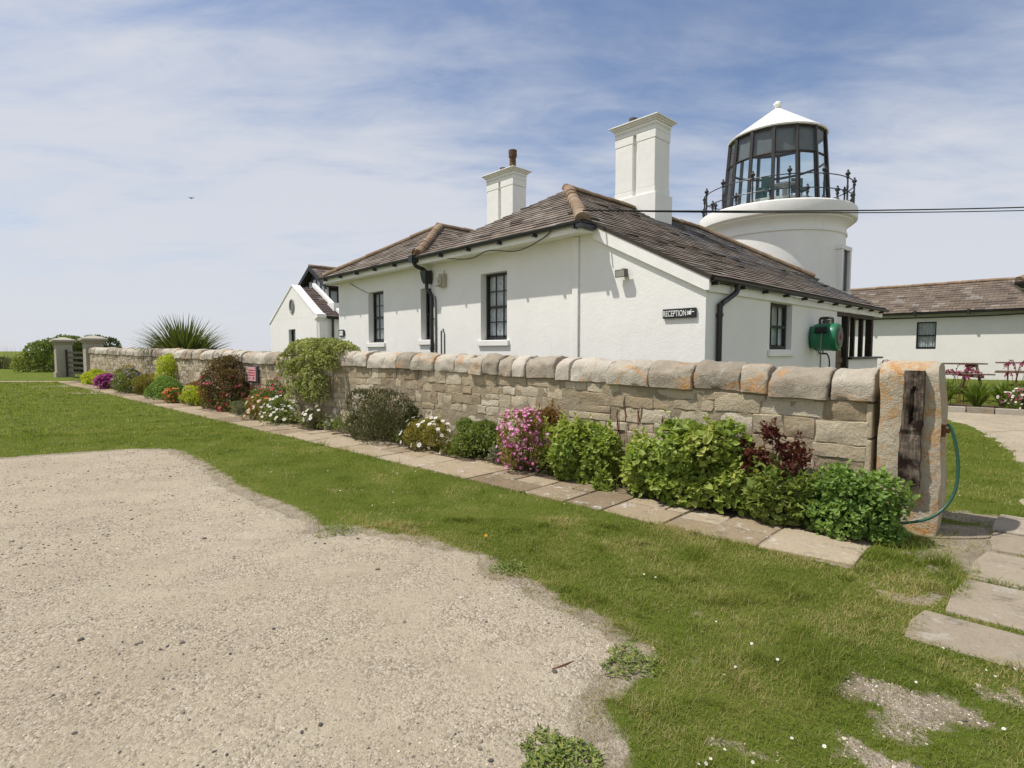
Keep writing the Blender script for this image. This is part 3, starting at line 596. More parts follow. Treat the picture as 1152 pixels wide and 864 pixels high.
mb.tube(smoothpts(pts), 0.013, 8); HOSEM = plain('green_hose', (0.014, 0.075, 0.045), 0.4, 0.5, 0.2)
solo('garden_hose', mb, HOSEM, 'dark green garden hose looping off the lichened gatepost', 'hose', WALL, -0.52, 6.03, 0.0, smooth=True)

# far gate pillars and the gate between them
def pillar(x, y, half, h, label):
    p = thing('gate_pillar', label, 'gate pillar', WALL, x, y, 0, 'square stone gate pillars')
    m = MB(); m.box(x - half, x + half, y - half, y + half, -0.1, h - 0.2, 0.6); part('shaft', m, PALEST, p, bevel=0.02)
    m = MB(); q = half + 0.06; m.box(x - q, x + q, y - q, y + q, -0.1, 0.32, 0.4); part('plinth', m, PALEST, p, bevel=0.02)
    m = MB(); q = half + 0.07; m.box(x - q, x + q, y - q, y + q, h - 0.32, h - 0.2, 0.5); q2 = half + 0.19
    m.box(x - q2, x + q2, y - q2, y + q2, h - 0.2, h - 0.08, 0.5)
    m.add([(x - q2, y - q2, h - 0.08), (x + q2, y - q2, h - 0.08), (x + q2, y + q2, h - 0.08), (x - q2, y + q2, h - 0.08), (x - .1, y - .1, h + 0.09), (x + .1, y - .1, h + 0.09), (x + .1, y + .1, h + 0.09), (x - .1, y + .1, h + 0.09)],
          [(0, 1, 5, 4), (1, 2, 6, 5), (2, 3, 7, 6), (3, 0, 4, 7), (4, 5, 6, 7)], 0.7); part('cap', m, PALEST, p, bevel=0.015)
pillar(-37.3, 6.25, 0.40, 2.36, 'square capped stone pillar joined to the far end of the stone wall')
pillar(-43.6, 5.8, 0.40, 2.36, 'square capped stone pillar standing clear on the lawn at far left')
g = thing('field_gate', 'dark timber bar gate between the two stone pillars', 'gate', WALL, -39.4, 6.25)
m = MB()
for k in range(5): m = MB(); m.obox((-43.1, 5.85, 0.25 + k * 0.30), (5.3, 0.36, 0), (0.003, 0.05, 0), (0, 0, 0.12)); part('rail', m, BROWNW, g)
m = MB()
m.box(-43.14, -43.0, 5.83, 5.92, 0.05, 1.7); part('upright', m, BROWNW, g); m = MB(); m.box(-37.9, -37.78, 6.2, 6.29, 0.05, 1.7); part('upright', m, BROWNW, g)

# red and white notice on the wall
nx_, nz_ = -15.05, 0.98
no = thing('wall_notice', 'small pink and red notice board fixed to the stone wall', 'notice', WALL, nx_, 5.96, nz_)
mb = MB(); mb.box(nx_ - 0.30, nx_ + 0.30, 5.92, 5.955, nz_ - 0.22, nz_ + 0.22); part('board', mb, plain('notice_back', (0.06, 0.055, 0.07), 0.6), no)
mb = MB(); mb.box(nx_ - 0.27, nx_ + 0.22, 5.90, 5.918, nz_ - 0.17, nz_ + 0.20); part('sheet', mb, plain('faded_pink', (0.62, 0.36, 0.38), 0.6, 0.3, 0.06), no)
mb = MB()
for zz_, x1 in [(0.10, 0.2), (0.035, 0.2), (-0.03, 0.2), (-0.11, -0.1)]: mb.box(nx_ - 0.24, nx_ + x1 - 0.02, 5.897, 5.8995, nz_ + zz_, nz_ + zz_ + 0.028)
mb.box(nx_ + 0.04, nx_ + 0.14, 5.897, 5.8995, nz_ - 0.13, nz_ - 0.06); part('lettering', mb, plain('red_ink', (0.45, 0.06, 0.08), 0.6), no)
# ------------------------------------------------------------------ building helpers
def panel(mb, o, a, n, u0, u1, z0, z1, holes, th, tint=0.5):
    """wall panel: o origin (x,y), a along, n outward (2d unit vectors); thickness goes inward; holes (u0,u1,z0,z1)"""
    us = sorted({u0, u1, *[q for h in holes for q in h[:2]]}); zs = sorted({z0, z1, *[q for h in holes for q in h[2:]]})
    o, a, n = np.array(o, float), np.array(a, float), np.array(n, float)
    solid = np.ones((len(us) - 1, len(zs) - 1), bool)
    for i in range(len(us) - 1):
        for j in range(len(zs) - 1):
            uc, zc_ = (us[i] + us[i + 1]) / 2, (zs[j] + zs[j + 1]) / 2
            if any(h[0] < uc < h[1] and h[2] < zc_ < h[3] for h in holes): solid[i, j] = False
    P = lambda u, z, d: (*(o + a * u - n * d), z)
    for i in range(len(us) - 1):
        for j in range(len(zs) - 1):
            if not solid[i, j]: continue
            A, B, C, D = us[i], us[i + 1], zs[j], zs[j + 1]
            mb.add([P(A, C, 0), P(B, C, 0), P(B, D, 0), P(A, D, 0)], [(0, 1, 2, 3)], tint)
            mb.add([P(A, C, th), P(B, C, th), P(B, D, th), P(A, D, th)], [(3, 2, 1, 0)], tint)
            for di, dj, e in ((-1, 0, (A, C, A, D)), (1, 0, (B, C, B, D)), (0, -1, (A, C, B, C)), (0, 1, (A, D, B, D))):
                ii, jj = i + di, j + dj
                if 0 <= ii < solid.shape[0] and 0 <= jj < solid.shape[1] and solid[ii, jj]: continue
                mb.add([P(e[0], e[1], 0), P(e[2], e[3], 0), P(e[2], e[3], th), P(e[0], e[1], th)], [(0, 1, 2, 3)], tint)
def sash(root, o, a, n, u0, u1, z0, z1, cols, rows, rec, label=None, sill=True, meet=True, fr=0.05, framemat=None, curtain=0.97, wallmat=None):
    o, a, n = (np.array(q, float) for q in (o, a, n)); A3, N3 = np.array([*a, 0]), np.array([*n, 0])
    Q = lambda u, z, d: np.array([*(o + a * u - n * d), z])
    def bar(mb, ua, ub, za, zb, d, t): mb.obox(Q(ua, za, d), A3 * (ub - ua), -N3 * t, (0, 0, zb - za))
    m = MB(); g = 0.002
    bar(m, u0 + g, u0 + fr, z0 + g, z1 - g, rec, 0.06); bar(m, u1 - fr, u1 - g, z0 + g, z1 - g, rec, 0.06)
    bar(m, u0 + fr + g, u1 - fr - g, z0 + g, z0 + fr * 1.3, rec, 0.06); bar(m, u0 + fr + g, u1 - fr - g, z1 - fr, z1 - g, rec, 0.06)
    zm = (z0 + z1) / 2
    if meet: bar(m, u0 + fr + g, u1 - fr - g, zm - 0.025, zm + 0.025, rec + 0.004, 0.05)
    iu0, iu1, iz0, iz1 = u0 + fr, u1 - fr, z0 + fr * 1.3, z1 - fr
    for k in range(1, cols): q = iu0 + (iu1 - iu0) * k / cols; bar(m, q - 0.011, q + 0.011, iz0 + g, iz1 - g, rec + 0.015, 0.025)
    for k in range(1, rows):
        q = iz0 + (iz1 - iz0) * k / rows
        if meet and abs(q - zm) < 0.06: continue
        bar(m, iu0 + g, iu1 - g, q - 0.011, q + 0.011, rec + 0.017, 0.022)
    wdw = part('window', m, framemat or BLACK, root, bevel=0.004, label=label)
    m = MB(); m.add([Q(iu0, iz0, rec + 0.03), Q(iu1, iz0, rec + 0.03), Q(iu1, iz1, rec + 0.03), Q(iu0, iz1, rec + 0.03)], [(0, 1, 2, 3)]); part('pane', m, GLASS, wdw)
    if curtain:
        m = MB(); K = 40; vs = []
        for k in range(K + 1):
            u = iu0 + (iu1 - iu0) * k / K; d = rec + 0.075 + 0.018 * math.sin(k * 1.1) + 0.01 * math.sin(k * 0.37)
            for zz in (iz0 + (iz1 - iz0) * (1 - curtain), iz1): vs.append(Q(u, zz, d))
        m.add(vs, [(2 * k, 2 * k + 2, 2 * k + 3, 2 * k + 1) for k in range(K)]); part('curtain', m, CURTAIN, wdw)
    m = MB(); m.add([Q(u0 - .05, z0 - .05, rec + 0.5), Q(u1 + .05, z0 - .05, rec + 0.5), Q(u1 + .05, z1 + .05, rec + 0.5), Q(u0 - .05, z1 + .05, rec + 0.5)], [(0, 1, 2, 3)]); part('unlit_backing', m, UNLIT_BACK, wdw)  # flat black sheet behind the glass, painting the room's darkness
    if sill:
        m = MB(); m.obox(Q(u0 - 0.07, z0 - 0.115, -0.05), A3 * (u1 - u0 + 0.14), -N3 * 0.048, (0, 0, 0.113)); m.obox(Q(u0 + 0.003, z0 - 0.03, -0.001), A3 * (u1 - u0 - 0.006), -N3 * (rec + 0.02), (0, 0, 0.034)); part('sill', m, wallmat or WHITE, wdw, bevel=0.008)
    return wdw
def clip(poly, a, b, lo, hi):
    """clip polygon (list of (u,v)) to lo<=v<=hi"""
    for val, sgn in ((lo, 1), (hi, -1)):
        o = []
        for i in range(len(poly)):
            p, q = poly[i], poly[(i + 1) % len(poly)]; dp, dq = sgn * (p[1] - val), sgn * (q[1] - val)
            if dp >= 0: o.append(p)
            if dp * dq < 0: s_ = dp / (dp - dq); o.append((p[0] + s_ * (q[0] - p[0]), p[1] + s_ * (q[1] - p[1])))
        poly = o
        if len(poly) < 3: return []
    return poly
def roof_plane(mb, pts, course=COURSE, th=0.012, mat=0):
    """pts: planar convex polygon, pts[0]->pts[1] is the eave; laid in overlapping courses"""
    p = [np.array(q, float) for q in pts]; U = p[1] - p[0]; U /= np.linalg.norm(U)
    nrm = np.cross(p[1] - p[0], p[2] - p[1]); nrm /= np.linalg.norm(nrm)
    if nrm[2] < 0: nrm = -nrm
    V = np.cross(nrm, U); 
    if V[2] < 0: V = -V
    hand = np.dot(np.cross(U, V), nrm) > 0
    poly = [((q - p[0]) @ U, (q - p[0]) @ V) for q in p]
    if (sum(poly[i][0] * poly[(i + 1) % len(poly)][1] - poly[(i + 1) % len(poly)][0] * poly[i][1] for i in range(len(poly))) > 0) != hand: poly = poly[::-1]
    vmax = max(q[1] for q in poly); k = 0; ph = random.uniform(0, 5)
    while k * course < vmax - 1e-3:
        lo, hi = k * course, min((k + 1) * course, vmax); c = clip(poly, 0, 0, lo, hi); k += 1
        c = [q for i, q in enumerate(c) if np.hypot(q[0] - c[i - 1][0], q[1] - c[i - 1][1]) > 1e-4]
        if len(c) < 3: continue
        # split along u into short slates, each with a slightly different lift
        ua, ub = min(q[0] for q in c), max(q[0] for q in c); step = 0.30
        cuts = [ua]; u = math.floor(ua / step) * step + step + (0.15 if k % 2 else 0)
        while u < ub - 0.02:
            if u > ua + 0.02: cuts.append(u + random.uniform(-.02, .02))
            u += step
        cuts.append(ub)
        for i in range(len(cuts) - 1):
            pc = [(b, a) for a, b in clip([(b, a) for a, b in c], 0, 0, cuts[i] + 0.002, cuts[i + 1] - 0.002)]
            pc = [q for j, q in enumerate(pc) if np.hypot(q[0] - pc[j - 1][0], q[1] - pc[j - 1][1]) > 1e-4]
            if len(pc) < 3: continue
            lift = random.uniform(-0.003, 0.005) + (random.uniform(0.006, 0.014) if random.random() < 0.05 else 0); n = len(pc)
            top = [p[0] + U * a + V * b + nrm * ((th + lift) * (hi - b) / max(hi - lo, 1e-4) + 0.004) for a, b in pc]
            bot = [p[0] + U * a + V * b - nrm * 0.02 for a, b in pc]
            f = [tuple(range(n))] + [(j, n + j, n + (j + 1) % n, (j + 1) % n) for j in range(n)]
            uv = [[(a + ph, b + 0.0005) for a, b in pc]] + [[(pc[j][0] + ph, pc[j][1])] * 4 for j in range(n)]
            mb.add(top + bot, f, random.random(), mat, uv)
    # boarding below
    mb.prism([q - nrm * 0.022 for q in p], -nrm * 0.03, 0.1, mat)
def ridge_part(parent, *a): m = MB(); ridge(m, *a); return part('ridge_tiles', m, RIDGE, parent)
def ridge(mb, p0, p1, r=0.105, seg=0.48):
    p0, p1 = np.array(p0, float), np.array(p1, float); L = np.linalg.norm(p1 - p0); d = (p1 - p0) / L; n = max(1, int(round(L / seg)))
    a = np.cross(d, (0, 0, 1.0)); a /= np.linalg.norm(a); b = np.cross(a, d)
    for k in range(n):
        j = lambda q=0.008: random.uniform(-q, q); vs = []; ra = r * (1 + j(.05))
        for e, s_ in ((0.006, 1.05), (0.994, 0.97)):
            c = p0 + d * L * (k + e) / n + b * (j() - 0.015) + a * j(0.006)
            for q in np.linspace(-0.15, math.pi + 0.15, 9): vs.append(c + a * math.cos(q) * ra * s_ + b * math.sin(q) * ra * s_ * 0.85)
            vs += [c - a * ra * 0.5 - b * 0.03, c + a * ra * 0.5 - b * 0.03]
        m = 11; mb.add(vs, [(i, m + i, m + (i + 1) % m, (i + 1) % m) for i in range(m)] + [tuple(range(m)), tuple(range(m, 2 * m))[::-1]], random.random())
def gutter(mb, p0, p1, r=0.058):
    p0, p1 = np.array(p0, float), np.array(p1, float); d = (p1 - p0) / np.linalg.norm(p1 - p0); a = np.cross(d, (0, 0, 1.0)); a /= np.linalg.norm(a)
    pr = [(math.cos(q) * r, math.sin(q) * r) for q in np.linspace(math.pi, 2 * math.pi, 11)] + [(math.cos(q) * (r - .008), math.sin(q) * (r - .008)) for q in np.linspace(2 * math.pi, math.pi, 11)]
    mb.prism([p0 + a * u + np.array([0, 0, v]) for u, v in pr], p1 - p0)

# ------------------------------------------------------------------ the cottage
cot = thing('cottage', 'white rendered single storey cottage with slate roof, black sash windows and two tall chimneys', 'cottage', HOUSE, 0, 0)
XL, YB = -9.03, 9.9
m = MB()
panel(m, (0, 0), (1, 0), (0, -1), XL, 0.0, -0.1, 3.60, [(-2.60, -1.80, 1.82, 3.18), (-7.30, -6.50, 1.82, 3.165), (-4.80, -4.36, 1.86, 3.06)], 0.26)
m.prism([(0.001, 0.004, -0.1), (2.36, 0.004, -0.1), (2.36, 0.004, 2.58), (0.36, 0.004, 3.60), (0.001, 0.004, 3.60)], (0, 0.25, 0))
panel(m, (2.36, 0), (0, 1), (1, 0), 0.256, 5.67, -0.1, 2.50, [(2.23, 3.20, 1.625, 2.435)], 0.26)
m.box(0.0, 2.098, 5.45, 5.67, -0.1, 2.5); m.box(-0.24, 0.0, 5.68, YB, -0.1, 3.6); m.box(XL, -0.25, YB - 0.25, YB, -0.1, 3.6); m.box(XL, XL + 0.25, 0.262, YB - 0.26, -0.1, 3.6)
part('wall', m, WHITE, cot)
m = MB(); m.box(-0.10, 0.035, -0.035, -0.001, -0.1, 3.56); part('cover_strip', m, WHITE, cot, bevel=0.012)
# soffit and fascia of the main eaves
m = MB(); m.box(XL - 0.28, 0.39, -0.33, 0.0 - 0.002, 3.565, 3.60); m.box(XL - 0.28, 0.39, -0.345, -0.331, 3.545, 3.70); m.box(0.376, 0.39, -0.330, -0.06, 3.545, 3.70); m.box(XL - 0.28, XL - 0.265, -0.33, YB + 0.3, 3.545, 3.70); part('soffit', m, WPAINT, cot, bevel=0.005)
m = MB(); m.prism([(0.36, -0.052, 3.68), (2.435, -0.052, 2.635), (2.435, -0.052, 2.455), (2.37, -0.052, 2.455), (0.36, -0.052, 3.465)], (0, 0.05, 0)); part('bargeboard', m, WPAINT, cot, bevel=0.006)
m = MB(); m.box(2.362, 2.40, -0.0, 9.03, 2.445, 2.575); part('fascia', m, WPAINT, cot, bevel=0.005)
# roofs (x = -t): two parallel hipped ranges with a valley between, and a lean-to on the right
ZE, ZR = 3.72, 5.20; A1, A2, XV = -2.05, -6.90, -4.48; YE, YBE = -0.36, 10.25; YA, YBA = 2.09, 7.8
m = MB()
roof_plane(m, [(XV, YE, ZE), (0.40, YE, ZE), (A1, YA, ZR)])
roof_plane(m, [(0.40, YE, ZE), (0.40, 3.9, ZE), (A1, 3.9, ZR), (A1, YA, ZR)], mat=0); roof_plane(m, [(0.40, 3.904, ZE), (0.40, YBE, ZE), (A1, YBA, ZR), (A1, 3.904, ZR)], mat=1)
roof_plane(m, [(XV, YBE, ZE), (XV, YE, ZE), (A1, YA, ZR), (A1, YBA, ZR)])
roof_plane(m, [(XL - 0.30, YE, ZE), (XV, YE, ZE), (A2, YA, ZR - 0.03)])
roof_plane(m, [(XV, YE, ZE), (XV, YBE, ZE), (A2, YBA, ZR - 0.03), (A2, YA, ZR - 0.03)])
roof_plane(m, [(XL - 0.30, YBE, ZE), (XL - 0.30, YE, ZE), (A2, YA, ZR - 0.03), (A2, YBA, ZR - 0.03)])
roof_plane(m, [(XV, YBE, ZE), (0.40, YBE, ZE), (A1, YBA, ZR)]); roof_plane(m, [(XL - 0.30, YBE, ZE), (XV, YBE, ZE), (A2, YBA, ZR - 0.03)])
roof_plane(m, [(2.47, -0.065, 2.655), (2.47, 4.3, 2.655), (0.40, 4.3, ZE), (0.40, -0.065, ZE)], mat=0)
roof_plane(m, [(2.47, 4.304, 2.655), (2.47, 9.05, 2.655), (0.40, 9.05, ZE), (0.40, 4.304, ZE)], mat=1)
roof = part('roof', m, [SLATE, SLATE_Y], cot)
ridge_part(roof, (A1, YA - 0.1, ZR + 0.02), (A1, 4.58, ZR + 0.02)); ridge_part(roof, (A1, 5.40, ZR + 0.02), (A1, YBA, ZR + 0.02)); ridge_part(roof, (A2, YA - 0.1, ZR - 0.01), (A2, YBA, ZR - 0.01))
for hx, ax, zr in ((0.40, A1, ZR), (XV, A1, ZR), (XV, A2, ZR - .03), (XL - 0.3, A2, ZR - .03)):
    if hx == XV: 
        f_ = 0.93; ridge_part(roof, (ax + (hx - ax) * f_, YA + (YE - YA) * f_, zr + (ZE - zr) * f_ + 0.03), (ax, YA, zr + 0.03)) if ax == A2 else None
    else: ridge_part(roof, (hx - 0.03 * np.sign(hx - ax), YE + 0.04, ZE + 0.05), (ax, YA, zr + 0.03), 0.12 if hx > 0 else 0.10)
ridge_part(roof, (0.36, YBE - 0.05, ZE + 0.05), (A1, YBA, ZR + 0.03), 0.12); ridge_part(roof, (XL - .26, YBE - 0.05, ZE + 0.05), (A2, YBA, ZR), 0.1)
# gutters
m = MB(); gutter(m, (XL - 0.33, YE - 0.045, ZE - 0.02), (0.44, YE - 0.045, ZE - 0.02), 0.062)
gutter(m, (0.395, YE - 0.04, ZE - 0.02), (0.395, -0.075, ZE - 0.02), 0.05)
gutter(m, (2.47, -0.05, 2.63), (2.47, 9.12, 2.63)); gutter(m, (0.46, 9.1, ZE - 0.02), (0.46, YBE, ZE - 0.02))
gu = part('gutter', m, IRON, cot)
m = MB(); x = XL
while x < 0.3: m = MB(); m.box(x - 0.025, x + 0.025, YE - 0.10, YE + 0.02, ZE - 0.125, ZE - 0.078); part('gutter_bracket', m, IRON, gu); x += 0.93
y = 0.1
while y < 9.0: m = MB(); m.box(2.402, 2.50, y - 0.025, y + 0.025, 2.535, 2.578); part('gutter_bracket', m, IRON, gu); y += 0.86
m = MB(); m.box(0.35, 0.47, YE - 0.12, -0.09, ZE - 0.13, ZE - 0.075)
part('gutter_bracket', m, IRON, gu)
# valley outlet, hopper and downpipe on the front; plain downpipe on the side
m = MB(); m.box(-4.56, -4.40, YE - 0.13, YE + 0.04, ZE - 0.13, ZE + 0.03); m.tube(smoothpts([(-4.48, YE - 0.04, ZE - 0.10), (-4.46, YE + 0.02, ZE - 0.2), (-4.40, -0.18, ZE - 0.27), (-4.36, -0.14, ZE - 0.34)], 5), 0.045, 10)
m.prism([(-4.47, -0.24, 3.42), (-4.25, -0.24, 3.42), (-4.28, -0.22, 3.22), (-4.32, -0.2, 3.13), (-4.40, -0.2, 3.13), (-4.44, -0.22, 3.22)], (0, 0.19, 0))
m.tube(smoothpts([(-4.36, -0.13, 3.14), (-4.36, -0.12, 3.02), (-4.28, -0.09, 2.92), (-4.25, -0.07, 2.80), (-4.25, -0.07, 2.5), (-4.25, -0.07, 1.2), (-4.25, -0.07, 0.0)], 5), 0.042, 10)
for z_ in (2.3, 1.62, 0.9): m.tube([(-4.25, -0.07, z_), (-4.25, -0.07, z_ + 0.05)], 0.053, 10)
part('hopper_downpipe', m, BLACK, cot, smooth=40)
m = MB(); q = np.linspace(0, 2 * math.pi, 17); m.tube([(-4.48 + 0.085 * math.cos(k), YE - 0.02, ZE + 0.085 + 0.085 * math.sin(k)) for k in q], 0.014, 6); part('valley_ring', m, RUST, cot)
m = MB(); m.tube(smoothpts([(2.47, 0.72, 2.58), (2.47, 0.72, 2.48), (2.43, 0.52, 2.36), (2.42, 0.36, 2.28), (2.41, 0.33, 2.16), (2.41, 0.33, 1.0), (2.41, 0.33, 0.0)], 5), 0.04, 10)
for z_ in (2.1, 1.3): m.tube([(2.41, 0.33, z_), (2.41, 0.33, z_ + 0.05)], 0.05, 10)
part('downpipe', m, BLACK, cot, smooth=40)
# windows
sash(cot, (0, 0), (1, 0), (0, -1), -2.60, -1.80, 1.82, 3.18, 3, 4, 0.15); sash(cot, (0, 0), (1, 0), (0, -1), -7.30, -6.50, 1.82, 3.165, 3, 4, 0.15)
sash(cot, (0, 0), (1, 0), (0, -1), -4.80, -4.36, 1.86, 3.06, 2, 4, 0.15, curtain=0); sash(cot, (2.36, 0), (0, 1), (1, 0), 2.23, 3.20, 1.625, 2.435, 3, 2, 0.095)
# chimneys
def chimney(xa, xb, ya, yb, zb, zm, zt, pots):
    m = MB(); m.box(xa, xb, ya, yb, zb, zm)
    e = 0.05; a0, a1, b0, b1 = xa + e, xb - e, ya + e, yb - e; zc0 = zt - 0.37; gx = (a0 + a1) / 2
    # two flue columns joined by a recessed web, narrowed at their chamfered middles
    m.box(a0 + 0.05, a1 - 0.05, b0 + 0.09, b1 - 0.09, zm, zc0)
    for u0, u1 in ((a0, gx - 0.045), (gx + 0.045, a1)):
        m.box(u0, u1, b0, b1, zm + 0.001, zm + 0.16); m.box(u0 + 0.016, u1 - 0.016, b0 + 0.008, b1 - 0.008, zm + 0.16, zc0 - 0.20); m.box(u0, u1, b0, b1, zc0 - 0.20, zc0 - 0.001)
    m.box(a0 - 0.002, a1 + 0.002, b0 - 0.002, b1 + 0.002, zc0, zc0 + 0.10); 
    for k, (o_, h0, h1) in enumerate(((0.004, 0.10, 0.13), (0.012, 0.132, 0.215), (0.05, 0.215, 0.25), (0.085, 0.25, 0.285), (0.125, 0.285, 0.315), (0.06, 0.315, 0.35))): m.box(a0 - o_, a1 + o_, b0 - o_, b1 + o_, zc0 + h0, zc0 + h1)
    c = part('chimney', m, WHITE, cot, bevel=0.014)
    for (px, py, pr, ph, mm) in pots:
        m = MB(); m.lathe([(pr * 0.78, zt - 0.02), (pr * 0.78, zt + ph * 0.55), (pr, zt + ph * 0.6), (pr * 1.02, zt + ph), (pr * 0.85, zt + ph), (pr * 0.7, zt + ph - 0.03), (0.001, zt + ph - 0.03)], 14, (px, py)); part('chimney_pot', m, mm, c)
POT = plain('weathered_clay_pot', (0.13, 0.075, 0.045), 0.85, 0.2, 0.4, 12)
chimney(-2.74, -1.42, 4.60, 5.38, 4.35, 5.52, 7.42, [(-2.36, 4.98, 0.11, 0.20, plain('sooty_pot', (0.10, 0.075, 0.055), 0.9))])
chimney(-7.90, -6.52, 4.60, 5.30, 4.2, 5.5, 7.38, [(-6.72, 4.78, 0.13, 0.52, POT), (-7.35, 4.95, 0.11, 0.16, POT)])
# porch under the end of the lean-to
po = MB()
for y_, w_ in ((6.52, 0.13), (7.12, 0.09), (7.76, 0.09), (8.36, 0.14)): po.box(2.22, 2.22 + w_, y_ - w_ / 2, y_ + w_ / 2, 0.0 if y_ < 6.6 else 1.47, 2.443)
po.box(1.2, 1.28, 8.96, 9.04, 1.2, 2.6); po.box(0.1, 0.22, 8.95, 9.05, 0.0, 2.9)
po.box(2.20, 2.358, 5.68, 8.45, 2.36, 2.442)
part('porch_posts', po, BROWNW, cot, bevel=0.006)
m = MB(); m.box(2.14, 2.36, 6.60, 8.90, -0.1, 1.415); part('porch_dwarf_wall', m, WHITE, cot, bevel=0.01)
m = MB(); m.box(2.08, 2.43, 6.56, 9.12, 1.418, 1.465); part('wall_cap', m, BLACK, cot, bevel=0.008)
m = MB()
for k in range(6): m.box(2.20, 2.24, 5.69 + k * 0.127, 5.69 + k * 0.127 + 0.12, 0.25, 1.62)
m.box(2.241, 2.27, 5.70, 6.44, 1.35, 1.45); m.box(2.241, 2.27, 5.70, 6.44, 0.45, 0.55); part('porch_gate', m, TEAK, cot)
# conduit and loose cables on the front wall
CABG = plain('grey_cable', (0.10, 0.10, 0.095), 0.6); m = MB(); m.tube(smoothpts([(-3.45, -0.3, 3.57), (-2.6, -0.28, 3.47), (-2.0, -0.29, 3.55), (-1.2, -0.3, 3.44), (-0.5, -0.36, 3.55), (-0.1, -0.42, 3.72)], 6), 0.011, 6); part('cable', m, CABG, cot); m = MB()
m.tube([(-3.98, -0.015, 0.5), (-3.98, -0.015, 2.05), (-3.9, -0.015, 2.10), (-3.86, -0.015, 2.0), (-3.86, -0.015, 0.5)], 0.012, 6); part('conduit', m, CABG, cot); m = MB(); m.tube([(-4.16, -0.02, 0.2), (-4.16, -0.02, 2.75), (-4.2, -0.02, 2.85)], 0.012, 6)
part('conduit', m, CABG, cot); m = MB(); m.tube([(-8.3, -0.02, 3.5), (-7.75, -0.012, 3.3), (-7.3, -0.012, 3.16)], 0.008, 6); part('cable', m, CABG, cot)

# things fixed to the cottage
def text_mesh(s, size):
    c = bpy.data.curves.new('t', 'FONT'); c.body = s; c.size = size; c.extrude = 0.0015; c.offset = size * 0.012
    o = bpy.data.objects.new('t', c); COL.objects.link(o); bpy.context.view_layer.update()
    me = bpy.data.meshes.new_from_object(o.evaluated_get(bpy.context.evaluated_depsgraph_get()))
    v = np.array([q.co[:] for q in me.vertices]); f = [tuple(p.vertices) for p in me.polygons]
    bpy.data.objects.remove(o); bpy.data.curves.remove(c); bpy.data.meshes.remove(me); return v, f
si = thing('reception_sign', 'black sign lettered RECEPTION with a white pointing hand on gable wall', 'sign', HOUSE, 1.96, -0.02, 2.15)
m = MB(); m.box(1.69, 2.225, -0.035, -0.0, 2.085, 2.225); part('board', m, BLACK, si, bevel=0.004)
v, f = text_mesh('RECEPTION', 0.115); wv = v[:, 0].max() - v[:, 0].min(); hv = v[:, 1].max() - v[:, 1].min()
vv = np.stack([1.703 + (v[:, 0] - v[:, 0].min()) / wv * 0.375, -0.037 - (v[:, 2] - v[:, 2].min()) * 0.9, 2.112 + (v[:, 1] - v[:, 1].min()) / hv * 0.088], 1)
SIGNW = plain('sign_white', (0.72, 0.72, 0.69), 0.6, 0.3, 0.06)
m = MB(); m.add(vv, [q[::-1] for q in f]); part('lettering', m, SIGNW, si)
m = MB(); hx, hz = 2.098, 2.155
def flat(p): m.prism([(hx + a, -0.0365, hz + b) for a, b in p], (0, -0.003, 0))
flat([(0, -0.03), (0.012, -0.034), (0.012, 0.03), (0, 0.027)])                                   # cuff
flat([(0.018, -0.026), (0.05, -0.03), (0.062, -0.018), (0.062, 0.012), (0.05, 0.03), (0.03, 0.028), (0.018, 0.022)])   # palm with curled fingers
flat([(0.0655, 0.006), (0.105, 0.008), (0.110, 0.014), (0.105, 0.020), (0.0655, 0.021)])          # pointing finger
flat([(0.045, 0.033), (0.064, 0.034), (0.072, 0.040), (0.066, 0.045), (0.048, 0.042)])          # thumb
part('pointing_hand', m, SIGNW, si)
pl_ = thing('wall_plaque', 'small black rounded plaque with white panel at left end of cottage front', 'plaque', HOUSE, -8.83, -0.02, 2.12)
m = MB(); pr = [(-8.985 + 0.0, 2.02), (-8.72, 2.02), (-8.66, 2.07), (-8.66, 2.17), (-8.72, 2.22), (-8.985, 2.22), (-9.01, 2.19), (-9.01, 2.05)]; m.prism([(a, -0.001, b) for a, b in pr], (0, -0.03, 0)); part('board', m, BLACK, pl_)
m = MB(); m.box(-8.96, -8.75, -0.036, -0.032, 2.125, 2.185); m.box(-8.97, -8.75, -0.036, -0.032, 2.05, 2.115); part('panel', m, SIGNW, pl_)
ms = thing('alarm_box', 'weathered cream alarm box on front wall beside the drain hopper', 'alarm box', HOUSE, -3.86, -0.05, 3.15)
m = MB(); m.box(-3.95, -3.76, -0.10, -0.001, 3.02, 3.31); m.box(-3.93, -3.80, -0.15, -0.101, 3.06, 3.24); CRM = plain('cream_plastic', (0.42, 0.38, 0.30), 0.5, 0.3, 0.2); part('case', m, CRM, ms, bevel=0.012)
m = MB(); m.tube([(-3.865, -0.15, 3.18), (-3.865, -0.18, 3.18)], 0.05, 12); part('sounder', m, CRM, ms); m = MB(); m.tube([(-3.95, -0.05, 3.06), (-4.03, -0.14, 3.05)], 0.016, 6); part('arm', m, CRM, ms); m = MB(); m.tube([(-3.80, -0.05, 3.3), (-3.78, -0.06, 3.38)], 0.012, 6); part('aerial', m, CRM, ms)
